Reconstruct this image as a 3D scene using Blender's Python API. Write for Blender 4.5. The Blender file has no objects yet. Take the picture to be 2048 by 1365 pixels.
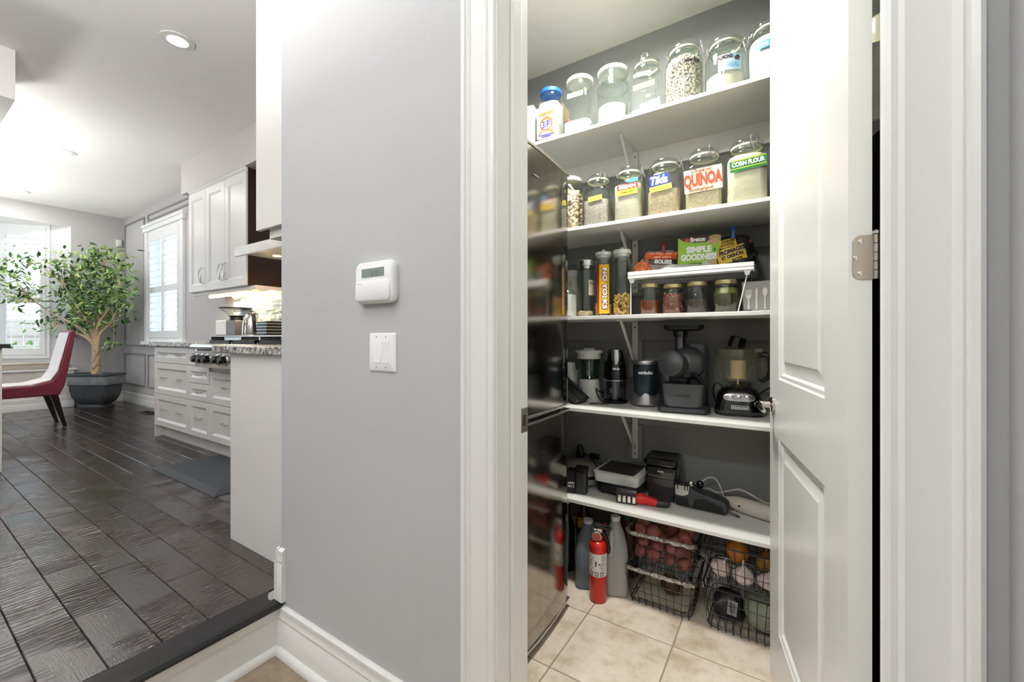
import bpy, bmesh, math, random
from mathutils import Vector, Matrix
random.seed(7)
RAD = math.radians
sc = bpy.context.scene
COL = sc.collection

# ------------------------------------------------------------------ camera
CAM_H = 1.15
cam_d = bpy.data.cameras.new('camera')
cam_d.sensor_width = 36.0
cam_d.lens = 835.0 / 2048.0 * 36.0
cam_d.shift_y = -(682.5 - 676.0) / 2048.0
cam_d.clip_start = 0.02
cam = bpy.data.objects.new('camera', cam_d)
cam.location = (0, 0, CAM_H)
cam.rotation_euler = (RAD(90), 0, RAD(33.04))
COL.objects.link(cam)
sc.camera = cam

# ------------------------------------------------------------------ view, world
sc.view_settings.view_transform = 'Standard'
sc.view_settings.look = 'None'
sc.view_settings.gamma = 1.0
sc.view_settings.use_curve_mapping = False
sc.view_settings.exposure = 0.3
sc.cycles.use_denoising = True
sc.cycles.max_bounces = 10
sc.cycles.diffuse_bounces = 5
sc.cycles.glossy_bounces = 5
sc.cycles.transparent_max_bounces = 24
sc.cycles.transmission_bounces = 6
sc.cycles.sample_clamp_indirect = 6.0
sc.cycles.caustics_reflective = False
sc.cycles.caustics_refractive = False

world = bpy.data.worlds.new('world')
sc.world = world
world.use_nodes = True
wb = world.node_tree.nodes['Background']
wb.inputs[0].default_value = (0.68, 0.84, 1.0, 1)
wb.inputs[1].default_value = 2.4

def portal(name, loc, rot, sx, sy):
    l = bpy.data.lights.new(name, 'AREA')
    l.shape = 'RECTANGLE'; l.size = sx; l.size_y = sy
    l.cycles.is_portal = True
    o = bpy.data.objects.new(name, l); o.location = loc; o.rotation_euler = rot
    COL.objects.link(o)
portal('daylight_opening', (-9.35, 0.33, 1.8), (RAD(90), 0, RAD(-90)), 3.4, 2.1)
portal('daylight_opening', (-6.88, 2.40, 1.85), (RAD(90), 0, RAD(180)), 1.4, 1.7)
portal('daylight_opening', (-5.8, -3.25, 1.4), (RAD(90), 0, 0), 1.4, 2.3)

POT_W = 6.0      # kitchen pot lights
HALL_E = 48.0     # emission of the unseen hall globes
UPLIGHT_W = 40.0  # unseen bowl uplights added to brighten the ceiling
PANTRY_W = 28.0   # pantry flush lamp
def lamp(name, loc, watts, size, col=(1, .99, .97), rot=(0, 0, 0), spread=180):
    l = bpy.data.lights.new(name, 'AREA'); l.shape = 'DISK'; l.size = size
    l.energy = watts; l.color = col; l.spread = RAD(spread)
    o = bpy.data.objects.new(name, l); o.location = loc; o.rotation_euler = rot
    COL.objects.link(o); return o

# ------------------------------------------------------------------ helpers
def lin(c):
    out = []
    for k in c[:3]:
        k = k / 255.0
        out.append(k / 12.92 if k <= 0.04045 else ((k + 0.055) / 1.055) ** 2.4)
    return (*out, 1.0)

MATS = {}
def M(name, rgb, rough=.5, metal=0., var=None, bump=None, trans=0., emit=0., coat=0., sss=0., alpha=1., stretch=(1, 1, 1), spec=.5, rgb2=None, ior=1.45):
    """plain procedural material; var = (noise scale, amount), bump = (noise scale, strength)"""
    if name in MATS: return MATS[name]
    m = bpy.data.materials.new(name); m.use_nodes = True
    nt = m.node_tree; n = nt.nodes; b = n['Principled BSDF']
    b.inputs['Base Color'].default_value = lin(rgb)
    b.inputs['Roughness'].default_value = rough
    b.inputs['Metallic'].default_value = metal
    b.inputs['Transmission Weight'].default_value = trans
    b.inputs['Coat Weight'].default_value = coat
    b.inputs['Coat Roughness'].default_value = .06
    b.inputs['Subsurface Weight'].default_value = sss
    b.inputs['Alpha'].default_value = alpha
    b.inputs['IOR'].default_value = ior
    b.inputs['Specular IOR Level'].default_value = spec
    if emit:
        b.inputs['Emission Color'].default_value = lin(rgb)
        b.inputs['Emission Strength'].default_value = emit
    if var or bump:
        tc = n.new('ShaderNodeTexCoord'); mp = n.new('ShaderNodeMapping')
        mp.inputs['Scale'].default_value = stretch
        nt.links.new(tc.outputs['Object'], mp.inputs['Vector'])
    if var:
        nz = n.new('ShaderNodeTexNoise'); nz.inputs['Scale'].default_value = var[0]; nz.inputs['Detail'].default_value = 5
        nt.links.new(mp.outputs[0], nz.inputs['Vector'])
        rp = n.new('ShaderNodeValToRGB')
        a = lin(rgb); d = var[1]
        c0 = lin(rgb2) if rgb2 else tuple(k * (1 - d) for k in a[:3]) + (1,)
        c1 = a if rgb2 else tuple(min(1, k * (1 + d)) for k in a[:3]) + (1,)
        rp.color_ramp.elements[0].color = c0; rp.color_ramp.elements[0].position = .35
        rp.color_ramp.elements[1].color = c1; rp.color_ramp.elements[1].position = .65
        nt.links.new(nz.outputs['Fac'], rp.inputs[0]); nt.links.new(rp.outputs[0], b.inputs['Base Color'])
    if bump:
        nz = n.new('ShaderNodeTexNoise'); nz.inputs['Scale'].default_value = bump[0]; nz.inputs['Detail'].default_value = 4
        nt.links.new(mp.outputs[0], nz.inputs['Vector'])
        bp = n.new('ShaderNodeBump'); bp.inputs['Strength'].default_value = bump[1]; bp.inputs['Distance'].default_value = .01
        nt.links.new(nz.outputs['Fac'], bp.inputs['Height']); nt.links.new(bp.outputs[0], b.inputs['Normal'])
    MATS[name] = m
    return m

def GLASS(name, tint=(240, 245, 242), rough=.03, ior=1.6, haze=0.0, hazecol=(230, 232, 230)):
    """thin clear glass: see-through with Fresnel reflection, so light reaches what stands inside"""
    if name in MATS: return MATS[name]
    m = bpy.data.materials.new(name); m.use_nodes = True
    nt = m.node_tree; n = nt.nodes; n.remove(n['Principled BSDF'])
    out = n['Material Output']
    tr = n.new('ShaderNodeBsdfTransparent'); tr.inputs[0].default_value = lin(tint)
    gl = n.new('ShaderNodeBsdfGlossy'); gl.inputs['Roughness'].default_value = rough; gl.inputs[0].default_value = (1, 1, 1, 1)
    fr = n.new('ShaderNodeFresnel')
    ge = n.new('ShaderNodeNewGeometry'); mr = n.new('ShaderNodeMapRange')      # same reflection from both sides of the sheet
    mr.inputs[3].default_value = ior; mr.inputs[4].default_value = 1.0 / ior
    nt.links.new(ge.outputs['Backfacing'], mr.inputs[0]); nt.links.new(mr.outputs[0], fr.inputs[0])
    mx = n.new('ShaderNodeMixShader')
    nt.links.new(fr.outputs[0], mx.inputs[0]); nt.links.new(tr.outputs[0], mx.inputs[1]); nt.links.new(gl.outputs[0], mx.inputs[2])
    last = mx
    if haze:
        df = n.new('ShaderNodeBsdfDiffuse'); df.inputs[0].default_value = lin(hazecol)
        m2 = n.new('ShaderNodeMixShader'); m2.inputs[0].default_value = haze
        nt.links.new(mx.outputs[0], m2.inputs[1]); nt.links.new(df.outputs[0], m2.inputs[2]); last = m2
    nt.links.new(last.outputs[0], out.inputs[0])
    MATS[name] = m
    return m

class MB:
    def __init__(s): s.v = []; s.f = []
    def add(s, vs, fs):
        n = len(s.v); s.v += [tuple(p) for p in vs]; s.f += [tuple(i + n for i in f) for f in fs]; return s
    def box(s, x0, x1, y0, y1, z0, z1):
        return s.add([(x0, y0, z0), (x1, y0, z0), (x1, y1, z0), (x0, y1, z0), (x0, y0, z1), (x1, y0, z1), (x1, y1, z1), (x0, y1, z1)],
                     [(0, 3, 2, 1), (4, 5, 6, 7), (0, 1, 5, 4), (1, 2, 6, 5), (2, 3, 7, 6), (3, 0, 4, 7)])
    def loft(s, secs, c0=True, c1=True, closed=True):
        n = len(secs[0]); vs = [p for q in secs for p in q]; fs = []
        for k in range(len(secs) - 1):
            for i in range(n if closed else n - 1):
                j = (i + 1) % n
                fs.append((k * n + i, k * n + j, (k + 1) * n + j, (k + 1) * n + i))
        if c0: fs.append(tuple(reversed(range(n))))
        if c1: fs.append(tuple(range((len(secs) - 1) * n, len(secs) * n)))
        return s.add(vs, fs)
    def lathe(s, prof, cx=0, cy=0, n=28, c0=True, c1=True):
        secs = [[(cx + max(r, 1e-4) * math.cos(2 * math.pi * i / n), cy + max(r, 1e-4) * math.sin(2 * math.pi * i / n), z) for i in range(n)] for r, z in prof]
        return s.loft(secs, c0, c1)
    def tube(s, pts, r, n=8, closed=False):
        P = [Vector(p) for p in pts]; m = len(P); secs = []
        ref = None
        for i in range(m):
            if closed: t = (P[(i + 1) % m] - P[i - 1])
            else: t = P[min(i + 1, m - 1)] - P[max(i - 1, 0)]
            t = t.normalized() if t.length > 1e-9 else Vector((0, 0, 1))
            if ref is None:
                ref = Vector((0, 0, 1)) if abs(t.z) < .9 else Vector((1, 0, 0))
            u = t.cross(ref)
            if u.length < 1e-6: u = t.cross(Vector((1, .3, .2)))
            u.normalize(); w = u.cross(t).normalized(); ref = w
            rr = r[i] if isinstance(r, (list, tuple)) else r
            secs.append([tuple(P[i] + rr * (math.cos(2 * math.pi * k / n) * u + math.sin(2 * math.pi * k / n) * w)) for k in range(n)])
        if closed: secs.append(secs[0]); return s.loft(secs, False, False)
        return s.loft(secs)
    def prism(s, poly, a0, a1, axis='z'):
        f = {'z': lambda p, a: (p[0], p[1], a), 'y': lambda p, a: (p[0], a, p[1]), 'x': lambda p, a: (a, p[0], p[1])}[axis]
        return s.loft([[f(p, a0) for p in poly], [f(p, a1) for p in poly]])
    def ell(s, c, r, n=14, m=9):
        secs = []
        for k in range(m + 1):
            a = -math.pi / 2 + math.pi * k / m; rr = max(math.cos(a), 1e-3)
            secs.append([(c[0] + r[0] * rr * math.cos(2 * math.pi * i / n), c[1] + r[1] * rr * math.sin(2 * math.pi * i / n), c[2] + r[2] * math.sin(a)) for i in range(n)])
        return s.loft(secs)
    def xf(s, mat):
        s.v = [tuple(mat @ Vector(p)) for p in s.v]; return s
    def jit(s, a, seed=1, scale=20):
        r = random.Random(seed); from mathutils import noise
        s.v = [tuple(Vector(p) + a * noise.noise_vector(Vector(p) * scale + Vector((seed * 3.1, 0, 0)))) for p in s.v]; return s

def spline(pts, n=5):
    P = [Vector(p) for p in pts]; out = []
    for i in range(len(P) - 1):
        p0, p1, p2, p3 = P[max(i - 1, 0)], P[i], P[i + 1], P[min(i + 2, len(P) - 1)]
        for k in range(n):
            t = k / n
            out.append(tuple(.5 * ((2 * p1) + (p2 - p0) * t + (2 * p0 - 5 * p1 + 4 * p2 - p3) * t * t + (3 * p1 - p0 - 3 * p2 + p3) * t ** 3)))
    out.append(tuple(P[-1])); return out
def circ(r, z, n=36, cx=0, cy=0, a0=0):
    return [(cx + r * math.cos(a0 + 2 * math.pi * i / n), cy + r * math.sin(a0 + 2 * math.pi * i / n), z) for i in range(n)]
def rsq(hw, hd, rad, z, k=8):
    """rounded rectangle, 4*(k+1) points, same order for every radius"""
    rad = min(rad, hw, hd); pts = []
    for q, (sx, sy) in enumerate(((1, 1), (-1, 1), (-1, -1), (1, -1))):
        for i in range(k + 1):
            a = math.pi / 2 * (q + i / k)
            pts.append((sx * (hw - rad) + rad * math.cos(a), sy * (hd - rad) + rad * math.sin(a), z))
    return pts

def mesh_of(name, mb, mat, sm=38):
    me = bpy.data.meshes.new(name)
    me.from_pydata(mb.v, [], mb.f); me.validate()
    bm = bmesh.new(); bm.from_mesh(me)
    bmesh.ops.recalc_face_normals(bm, faces=bm.faces)
    bm.to_mesh(me); bm.free()
    for p in me.polygons: p.use_smooth = True
    me.set_sharp_from_angle(angle=RAD(sm))
    for k in (mat if isinstance(mat, (list, tuple)) else [mat]): me.materials.append(k)
    return me
def build(name, mb, mat, parent=None, bevel=0, sm=38, loc=None, rz=0, segs=2):
    o = bpy.data.objects.new(name, mesh_of(name, mb, mat, sm)); COL.objects.link(o)
    if parent: o.parent = parent
    if loc: o.location = loc
    if rz: o.rotation_euler = (0, 0, rz)
    if bevel:
        b = o.modifiers.new('soft_edge', 'BEVEL'); b.width = bevel; b.segments = segs; b.limit_method = 'ANGLE'; b.angle_limit = RAD(40)
    return o
def tag(o, label, cat=None, group=None, kind=None):
    if label: o['label'] = label
    if cat: o['category'] = cat
    if group: o['group'] = group
    if kind: o['kind'] = kind
    return o
def thing(name, label, cat, loc=(0, 0, 0), rz=0, group=None, kind=None):
    o = bpy.data.objects.new(name, None); COL.objects.link(o); o.empty_display_size = .05
    o.location = loc; o.rotation_euler = (0, 0, rz)
    return tag(o, label, cat, group, kind)
def struct(name, mb, mat, label, cat, bevel=0, sm=38):
    return tag(build(name, mb, mat, None, bevel, sm), label, cat, None, 'structure')
def face_cam(x, y): return math.atan2(-x, y)      # turn of a thing whose front (-Y) looks at the camera side

# lettering ---------------------------------------------------------------
TXT = {}
def text_geo(s, bold=0., shear=0.):
    k = (s, bold, shear)
    if k in TXT: return TXT[k]
    cu = bpy.data.curves.new('t', 'FONT'); cu.body = s; cu.size = 1; cu.resolution_u = 3; cu.offset = bold; cu.shear = shear
    ob = bpy.data.objects.new('t', cu); me = bpy.data.meshes.new_from_object(ob)
    vs = [(v.co.x, v.co.y) for v in me.vertices]; fs = [tuple(p.vertices) for p in me.polygons]
    bpy.data.objects.remove(ob); bpy.data.curves.remove(cu); bpy.data.meshes.remove(me)
    x0 = min(v[0] for v in vs); x1 = max(v[0] for v in vs); y0 = min(v[1] for v in vs); y1 = max(v[1] for v in vs)
    vs = [((v[0] - (x0 + x1) / 2) / (x1 - x0), (v[1] - (y0 + y1) / 2) / (y1 - y0)) for v in vs]
    TXT[k] = (vs, fs); return TXT[k]
def lettering(s, w, h, mapf, mat, parent, bold=0., shear=0., cx=0., cy=0., rot=0., name='lettering', arch=0.):
    vs, fs = text_geo(s, bold, shear)
    c, si = math.cos(rot), math.sin(rot); out = []
    for x, y in vs:
        x *= w; y = y * h + arch * (1 - (2 * x / w) ** 2)
        out.append(mapf(cx + x * c - y * si, cy + x * si + y * c))
    me = bpy.data.meshes.new(name); me.from_pydata(out, [], fs); me.materials.append(mat)
    o = bpy.data.objects.new(name, me); COL.objects.link(o); o.parent = parent; return o
def patch(name, w, h, mapf, mat, parent, cx=0., cy=0., nx=10, ny=1, rot=0.):
    vs = []; c, si = math.cos(rot), math.sin(rot)
    for j in range(ny + 1):
        for i in range(nx + 1):
            x = (i / nx - .5) * w; y = (j / ny - .5) * h
            vs.append(mapf(cx + x * c - y * si, cy + x * si + y * c))
    fs = [(j * (nx + 1) + i, j * (nx + 1) + i + 1, (j + 1) * (nx + 1) + i + 1, (j + 1) * (nx + 1) + i) for j in range(ny) for i in range(nx)]
    me = bpy.data.meshes.new(name); me.from_pydata(vs, [], fs); me.materials.append(mat)
    for p in me.polygons: p.use_smooth = True
    o = bpy.data.objects.new(name, me); COL.objects.link(o); o.parent = parent; return o
def shape(name, pts, mapf, mat, parent):
    me = bpy.data.meshes.new(name); me.from_pydata([mapf(*p) for p in pts], [], [tuple(range(len(pts)))]); me.materials.append(mat)
    o = bpy.data.objects.new(name, me); COL.objects.link(o); o.parent = parent; return o
def disc2(cx, cy, rx, ry, n=20): return [(cx + rx * math.cos(2 * math.pi * i / n), cy + ry * math.sin(2 * math.pi * i / n)) for i in range(n)]
def cylmap(r, z0, phi=-90.):
    p = RAD(phi); return lambda x, y: (r * math.cos(p + x / r), r * math.sin(p + x / r), z0 + y)
def flatmap(yf, z0, x0=0.): return lambda x, y: (x0 + x, yf, z0 + y)

# ------------------------------------------------------------------ materials
def bsdf(m): return m.node_tree.nodes['Principled BSDF']
WALL = M('wall_grey_paint', (184, 185, 186), .75, bump=(90, .06))
KWALL = M('kitchen_wall_paint', (192, 189, 189), .7, bump=(90, .05))
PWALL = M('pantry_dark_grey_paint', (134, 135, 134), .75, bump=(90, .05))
CEIL = M('ceiling_white_paint', (244, 242, 239), .85)
TRIM = M('trim_white_semigloss', (232, 232, 229), .32)
DOORM = M('door_white_paint', (224, 225, 221), .3)
SHELF = M('white_melamine', (228, 227, 222), .4, bump=(60, .02))
CAB = M('cabinet_white_lacquer', (226, 223, 219), .35)
CHROME = M('polished_nickel', (215, 208, 200), .12, 1.)
NICKEL = M('satin_nickel', (178, 170, 158), .32, 1.)
STEEL = M('brushed_steel', (200, 198, 195), .3, 1., var=(160, .12), stretch=(1, 1, .05))
BLACK = M('black_plastic', (18, 18, 19), .35)
BLACKG = M('glossy_black_plastic', (10, 10, 11), .08, coat=.5)
DGREY = M('dark_grey_plastic', (50, 51, 53), .45)
WHITEP = M('white_plastic', (232, 232, 228), .35)
GREYP = M('grey_plastic', (150, 148, 143), .5)
JAR = GLASS('clear_jar_glass')
PAPERY = M('yellow_tape', (245, 222, 96), .7)
INK = M('black_ink', (24, 22, 22), .6)
WHITEINK = M('white_ink', (246, 246, 244), .6)
GOLD = M('gold_tin_lid', (205, 190, 140), .3, .8)
# ================================================================== SETTING
K = .185            # kitchen floor level
CZ = 2.98           # kitchen and hall ceiling
PCZ = 2.665         # pantry ceiling
XE = -1.557         # end of the hall wall
WY = .83            # hall wall face

# ---- hall wall with the pantry doorway
w = MB().box(XE, -.592, WY, .97, 0, CZ).box(.160, .8, WY, .97, 0, CZ).box(-.592, .160, WY, .97, 2.47, CZ)
struct('wall_hall', w, WALL, 'light grey painted wall with keypad, switch and pantry doorway', 'wall')
struct('wall_right', MB().box(.253, .37, -2.6, WY - .001, 0, CZ), WALL, 'grey side wall at the far right beside the door casing', 'wall')
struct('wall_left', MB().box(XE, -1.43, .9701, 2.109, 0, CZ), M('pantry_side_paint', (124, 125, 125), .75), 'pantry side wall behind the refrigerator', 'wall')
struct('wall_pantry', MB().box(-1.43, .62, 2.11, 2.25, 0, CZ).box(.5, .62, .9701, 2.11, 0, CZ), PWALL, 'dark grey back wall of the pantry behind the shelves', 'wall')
struct('wall_hall_back', MB().box(-1.6, .4, -2.72, -2.6, 0, CZ), WALL, 'grey wall at the back of the hall behind the camera', 'wall')

# ---- kitchen walls
WIN2 = (-7.42, -6.30, 1.10, 2.62)
w = MB().box(-8.62, WIN2[0], 2.13, 2.25, K, CZ).box(WIN2[1], XE + .06, 2.13, 2.25, K, CZ)
w.box(WIN2[0], WIN2[1], 2.13, 2.25, K, WIN2[2]).box(WIN2[0], WIN2[1], 2.13, 2.25, WIN2[3], CZ)
struct('wall_range', w, KWALL, 'pale kitchen wall behind the cabinets with panel mouldings', 'wall')
BT = 2.737
w = MB().box(-8.62, -8.5, 1.559, 2.13, K, CZ).box(-8.62, -8.5, -3.1, -.9, K, CZ).box(-8.62, -8.5, -.9, 1.559, BT, CZ)
struct('wall_far', w, KWALL, 'pale far kitchen wall with the window bay opening', 'wall')
PD = (-6.4, -5.2)
w = MB().box(-8.62, PD[0], -3.2, -3.1, K, CZ).box(PD[1], -1.5, -3.2, -3.1, K, CZ).box(PD[0], PD[1], -3.2, -3.1, 2.4, CZ)
struct('wall_patio', w, KWALL, 'unseen kitchen wall with added patio glass opposite the range', 'wall')
struct('wall_corner', MB().box(-1.6, -1.5, -3.1, -2.72, 0, CZ), KWALL, 'short wall return behind the camera', 'wall')
struct('ceiling', MB().box(-9.4, .4, -3.2, 2.25, CZ, CZ + .1), CEIL, 'white ceiling over kitchen and hall', 'ceiling')
struct('ceiling', MB().box(-1.43, .5, .97, 2.11, PCZ, PCZ + .06), M('pantry_ceiling_paint', (228, 226, 216), .8), 'white pantry ceiling above the top shelf', 'ceiling')
# ceiling bulkhead over the island and soffit over the wall cabinets
struct('trim_1', MB().box(-4.75, -4.1, -3.1, .504, 2.665, CZ), CEIL, 'boxed white ceiling bulkhead at the upper left', 'bulkhead')
struct('trim_2', MB().box(-5.33, XE, 1.79, 2.13, 2.66, CZ), M('soffit_paint', (206, 200, 198), .75), 'plain soffit box above the kitchen wall cabinets', 'soffit')

# ---- bay
def slab(p, q, z0, z1, t):
    d = Vector((q[0] - p[0], q[1] - p[1])).normalized(); nx, ny = d.y * t, -d.x * t
    return [(p[0], p[1], z0), (q[0], q[1], z0), (q[0] + nx, q[1] + ny, z0), (p[0] + nx, p[1] + ny, z0),
            (p[0], p[1], z1), (q[0], q[1], z1), (q[0] + nx, q[1] + ny, z1), (p[0] + nx, p[1] + ny, z1)]
BOXF = [(0, 3, 2, 1), (4, 5, 6, 7), (0, 1, 5, 4), (1, 2, 6, 5), (2, 3, 7, 6), (3, 0, 4, 7)]
b1, b2, b3, b4 = (-8.5, 1.559), (-9.12, .939), (-9.12, -.28), (-8.5, -.9)
def lerp2(a, b, t): return (a[0] + (b[0] - a[0]) * t, a[1] + (b[1] - a[1]) * t)
BAYP = M('bay_wall_paint', (214, 214, 216), .7)
w = MB()
T = .09
w.add(slab(b1, lerp2(b1, b2, .27), K, BT, T), BOXF)
w.add(slab(lerp2(b1, b2, .96), b2, K, BT, T), BOXF)
w.add(slab(lerp2(b1, b2, .27), lerp2(b1, b2, .96), K, .86, T), BOXF)
w.add(slab(b2, b3, K, .86, T), BOXF); w.add(slab(b2, lerp2(b2, b3, .06), .86, BT, T), BOXF); w.add(slab(lerp2(b2, b3, .94), b3, .86, BT, T), BOXF)
w.add(slab(b3, b4, K, .86, T), BOXF)
struct('wall_bay', w, BAYP, 'angled walls of the window bay at the far left', 'wall')
struct('ceiling', MB().prism([(-8.503, 1.556), (-8.62, 1.50), b2, b3, (-8.62, -.85), (-8.503, -.897)], BT - .004, BT + .08), CEIL, 'white soffit over the window bay', 'ceiling')

# ---- kitchen floor: hand-scraped planks, each its own piece
def plank_mat():
    m = bpy.data.materials.new('espresso_handscraped_wood'); m.use_nodes = True
    nt = m.node_tree; n = nt.nodes; L = nt.links; b = n['Principled BSDF']
    tc = n.new('ShaderNodeTexCoord'); oi = n.new('ShaderNodeObjectInfo')
    add = n.new('ShaderNodeVectorMath'); add.operation = 'ADD'
    sc_ = n.new('ShaderNodeVectorMath'); sc_.operation = 'SCALE'; sc_.inputs['Scale'].default_value = 40
    cb = n.new('ShaderNodeCombineXYZ'); L.new(oi.outputs['Random'], cb.inputs[0]); L.new(oi.outputs['Random'], cb.inputs[1])
    L.new(cb.outputs[0], sc_.inputs[0]); L.new(tc.outputs['Object'], add.inputs[0]); L.new(sc_.outputs[0], add.inputs[1])
    mp = n.new('ShaderNodeMapping'); mp.inputs['Scale'].default_value = (1.2, 9, 1); L.new(add.outputs[0], mp.inputs[0])
    nz = n.new('ShaderNodeTexNoise'); nz.inputs['Scale'].default_value = 6; nz.inputs['Detail'].default_value = 8; L.new(mp.outputs[0], nz.inputs['Vector'])
    rp = n.new('ShaderNodeValToRGB')
    rp.color_ramp.elements[0].position = .3; rp.color_ramp.elements[0].color = lin((30, 23, 21))
    rp.color_ramp.elements[1].position = .75; rp.color_ramp.elements[1].color = lin((66, 52, 47))
    L.new(nz.outputs['Fac'], rp.inputs[0])
    hv = n.new('ShaderNodeHueSaturation'); vr = n.new('ShaderNodeMapRange'); vr.inputs[3].default_value = .75; vr.inputs[4].default_value = 1.25
    L.new(oi.outputs['Random'], vr.inputs[0]); L.new(vr.outputs[0], hv.inputs['Value']); L.new(rp.outputs[0], hv.inputs['Color'])
    L.new(hv.outputs[0], b.inputs['Base Color'])
    b.inputs['Roughness'].default_value = .16; b.inputs['Specular IOR Level'].default_value = .75
    # scraped chatter: waves across the plank, distorted
    mp2 = n.new('ShaderNodeMapping'); mp2.inputs['Scale'].default_value = (1, .45, 1); L.new(add.outputs[0], mp2.inputs[0])
    wv = n.new('ShaderNodeTexWave'); wv.inputs['Scale'].default_value = 14; wv.inputs['Distortion'].default_value = 9; wv.inputs['Detail'].default_value = 3; wv.inputs['Detail Scale'].default_value = 1.1
    L.new(mp2.outputs[0], wv.inputs['Vector'])
    nm = n.new('ShaderNodeTexNoise'); nm.inputs['Scale'].default_value = 4; L.new(add.outputs[0], nm.inputs['Vector'])
    ms = n.new('ShaderNodeMapRange'); ms.inputs[1].default_value = .42; ms.inputs[2].default_value = .66; L.new(nm.outputs['Fac'], ms.inputs[0])
    mu = n.new('ShaderNodeMath'); mu.operation = 'MULTIPLY'; L.new(wv.outputs['Fac'], mu.inputs[0]); L.new(ms.outputs[0], mu.inputs[1])
    n2 = n.new('ShaderNodeTexNoise'); n2.inputs['Scale'].default_value = 30; n2.inputs['Detail'].default_value = 5; L.new(mp.outputs[0], n2.inputs['Vector'])
    m3 = n.new('ShaderNodeMath'); m3.operation = 'MULTIPLY_ADD'; m3.inputs[1].default_value = .25; L.new(n2.outputs['Fac'], m3.inputs[0]); L.new(mu.outputs[0], m3.inputs[2])
    bp = n.new('ShaderNodeBump'); bp.inputs['Strength'].default_value = .5; bp.inputs['Distance'].default_value = .006
    L.new(m3.outputs[0], bp.inputs['Height']); L.new(bp.outputs[0], b.inputs['Normal'])
    return m
PLANK = plank_mat()
NOSE = M('black_stained_wood', (30, 29, 30), .3, bump=(40, .3), stretch=(30, 1, 1))
fk = struct('floor', MB().box(-9.2, -1.58, -3.2, 2.25, -.06, K - .03).box(-9.2, -1.645, -3.2, 2.25, K - .03, K - .012), M('sub_floor_dark', (20, 16, 15), .8), 'dark hand-scraped wood plank floor of the kitchen', 'floor')
PW = .1268
joints = {0: [-2.15, -2.84], 1: [-2.516, -3.51], 2: [-2.338, -3.30], 3: [-2.04, -3.0], 4: [-2.773], 5: [-2.506], 6: [-3.44]}
cache = {}
def plank_mesh(L, Wd):
    k = (round(L, 2), round(Wd, 3))
    if k not in cache:
        c = .0025; a, b_ = L / 2 - .0006, Wd / 2 - .0006
        mb = MB().loft([[(-a, -b_, -.012), (a, -b_, -.012), (a, b_, -.012), (-a, b_, -.012)], [(-a, -b_, -c), (a, -b_, -c), (a, b_, -c), (-a, b_, -c)],
                        [(-a + c, -b_ + c, 0), (a - c, -b_ + c, 0), (a - c, b_ - c, 0), (-a + c, b_ - c, 0)]])
        cache[k] = mesh_of('plank', mb, PLANK, 20)
    return cache[k]
rr = random.Random(3)
for r in range(-9, 15):
    y0 = .253 + r * PW; y1 = min(y0 + PW, 2.13)
    x = -1.646; js = list(joints.get(r, []))
    while x > -8.5:
        nx = js.pop(0) if js else x - round(rr.choice([.6, .75, .9, 1.05, 1.2]), 2)
        if x == -1.646 and r not in joints: nx = x - rr.choice([.35, .6, .85, 1.1])
        nx = max(nx, -8.5) if nx < -8.3 else nx
        Lp = x - nx
        if Lp < .1: break
        o = bpy.data.objects.new('plank', plank_mesh(round(Lp, 2), y1 - y0)); COL.objects.link(o)
        o.location = ((x + nx) / 2, (y0 + y1) / 2, K); o.parent = fk
        x = nx
# stair nosing, riser and shoe
prof = [(-1.645, K), (-1.56, K + .002), (-1.543, K - .002), (-1.535, K - .012), (-1.538, K - .022), (-1.546, K - .026), (-1.645, K - .026)]
struct('trim_3', MB().prism(prof, -2.6, .826, 'y'), NOSE, 'black bullnose step edge between kitchen and hall', 'step edge')
shoe = lambda x0, d: [(x0, 0), (x0 + d * .016, 0), (x0 + d * .016, .012), (x0 + d * .010, .022), (x0, .026)]
rs = struct('trim_4', MB().box(-1.575, -1.555, -2.6, .83, 0, K - .027), TRIM, 'white painted riser board under the step edge', 'riser')
build('shoe_moulding', MB().prism(shoe(-1.555, 1), -2.6, .815, 'y'), TRIM, rs)
build('riser_cap', MB().prism([(-1.555, .128), (-1.549, .130), (-1.547, .158), (-1.555, .158)], -2.6, .815, 'y'), TRIM, rs)

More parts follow.
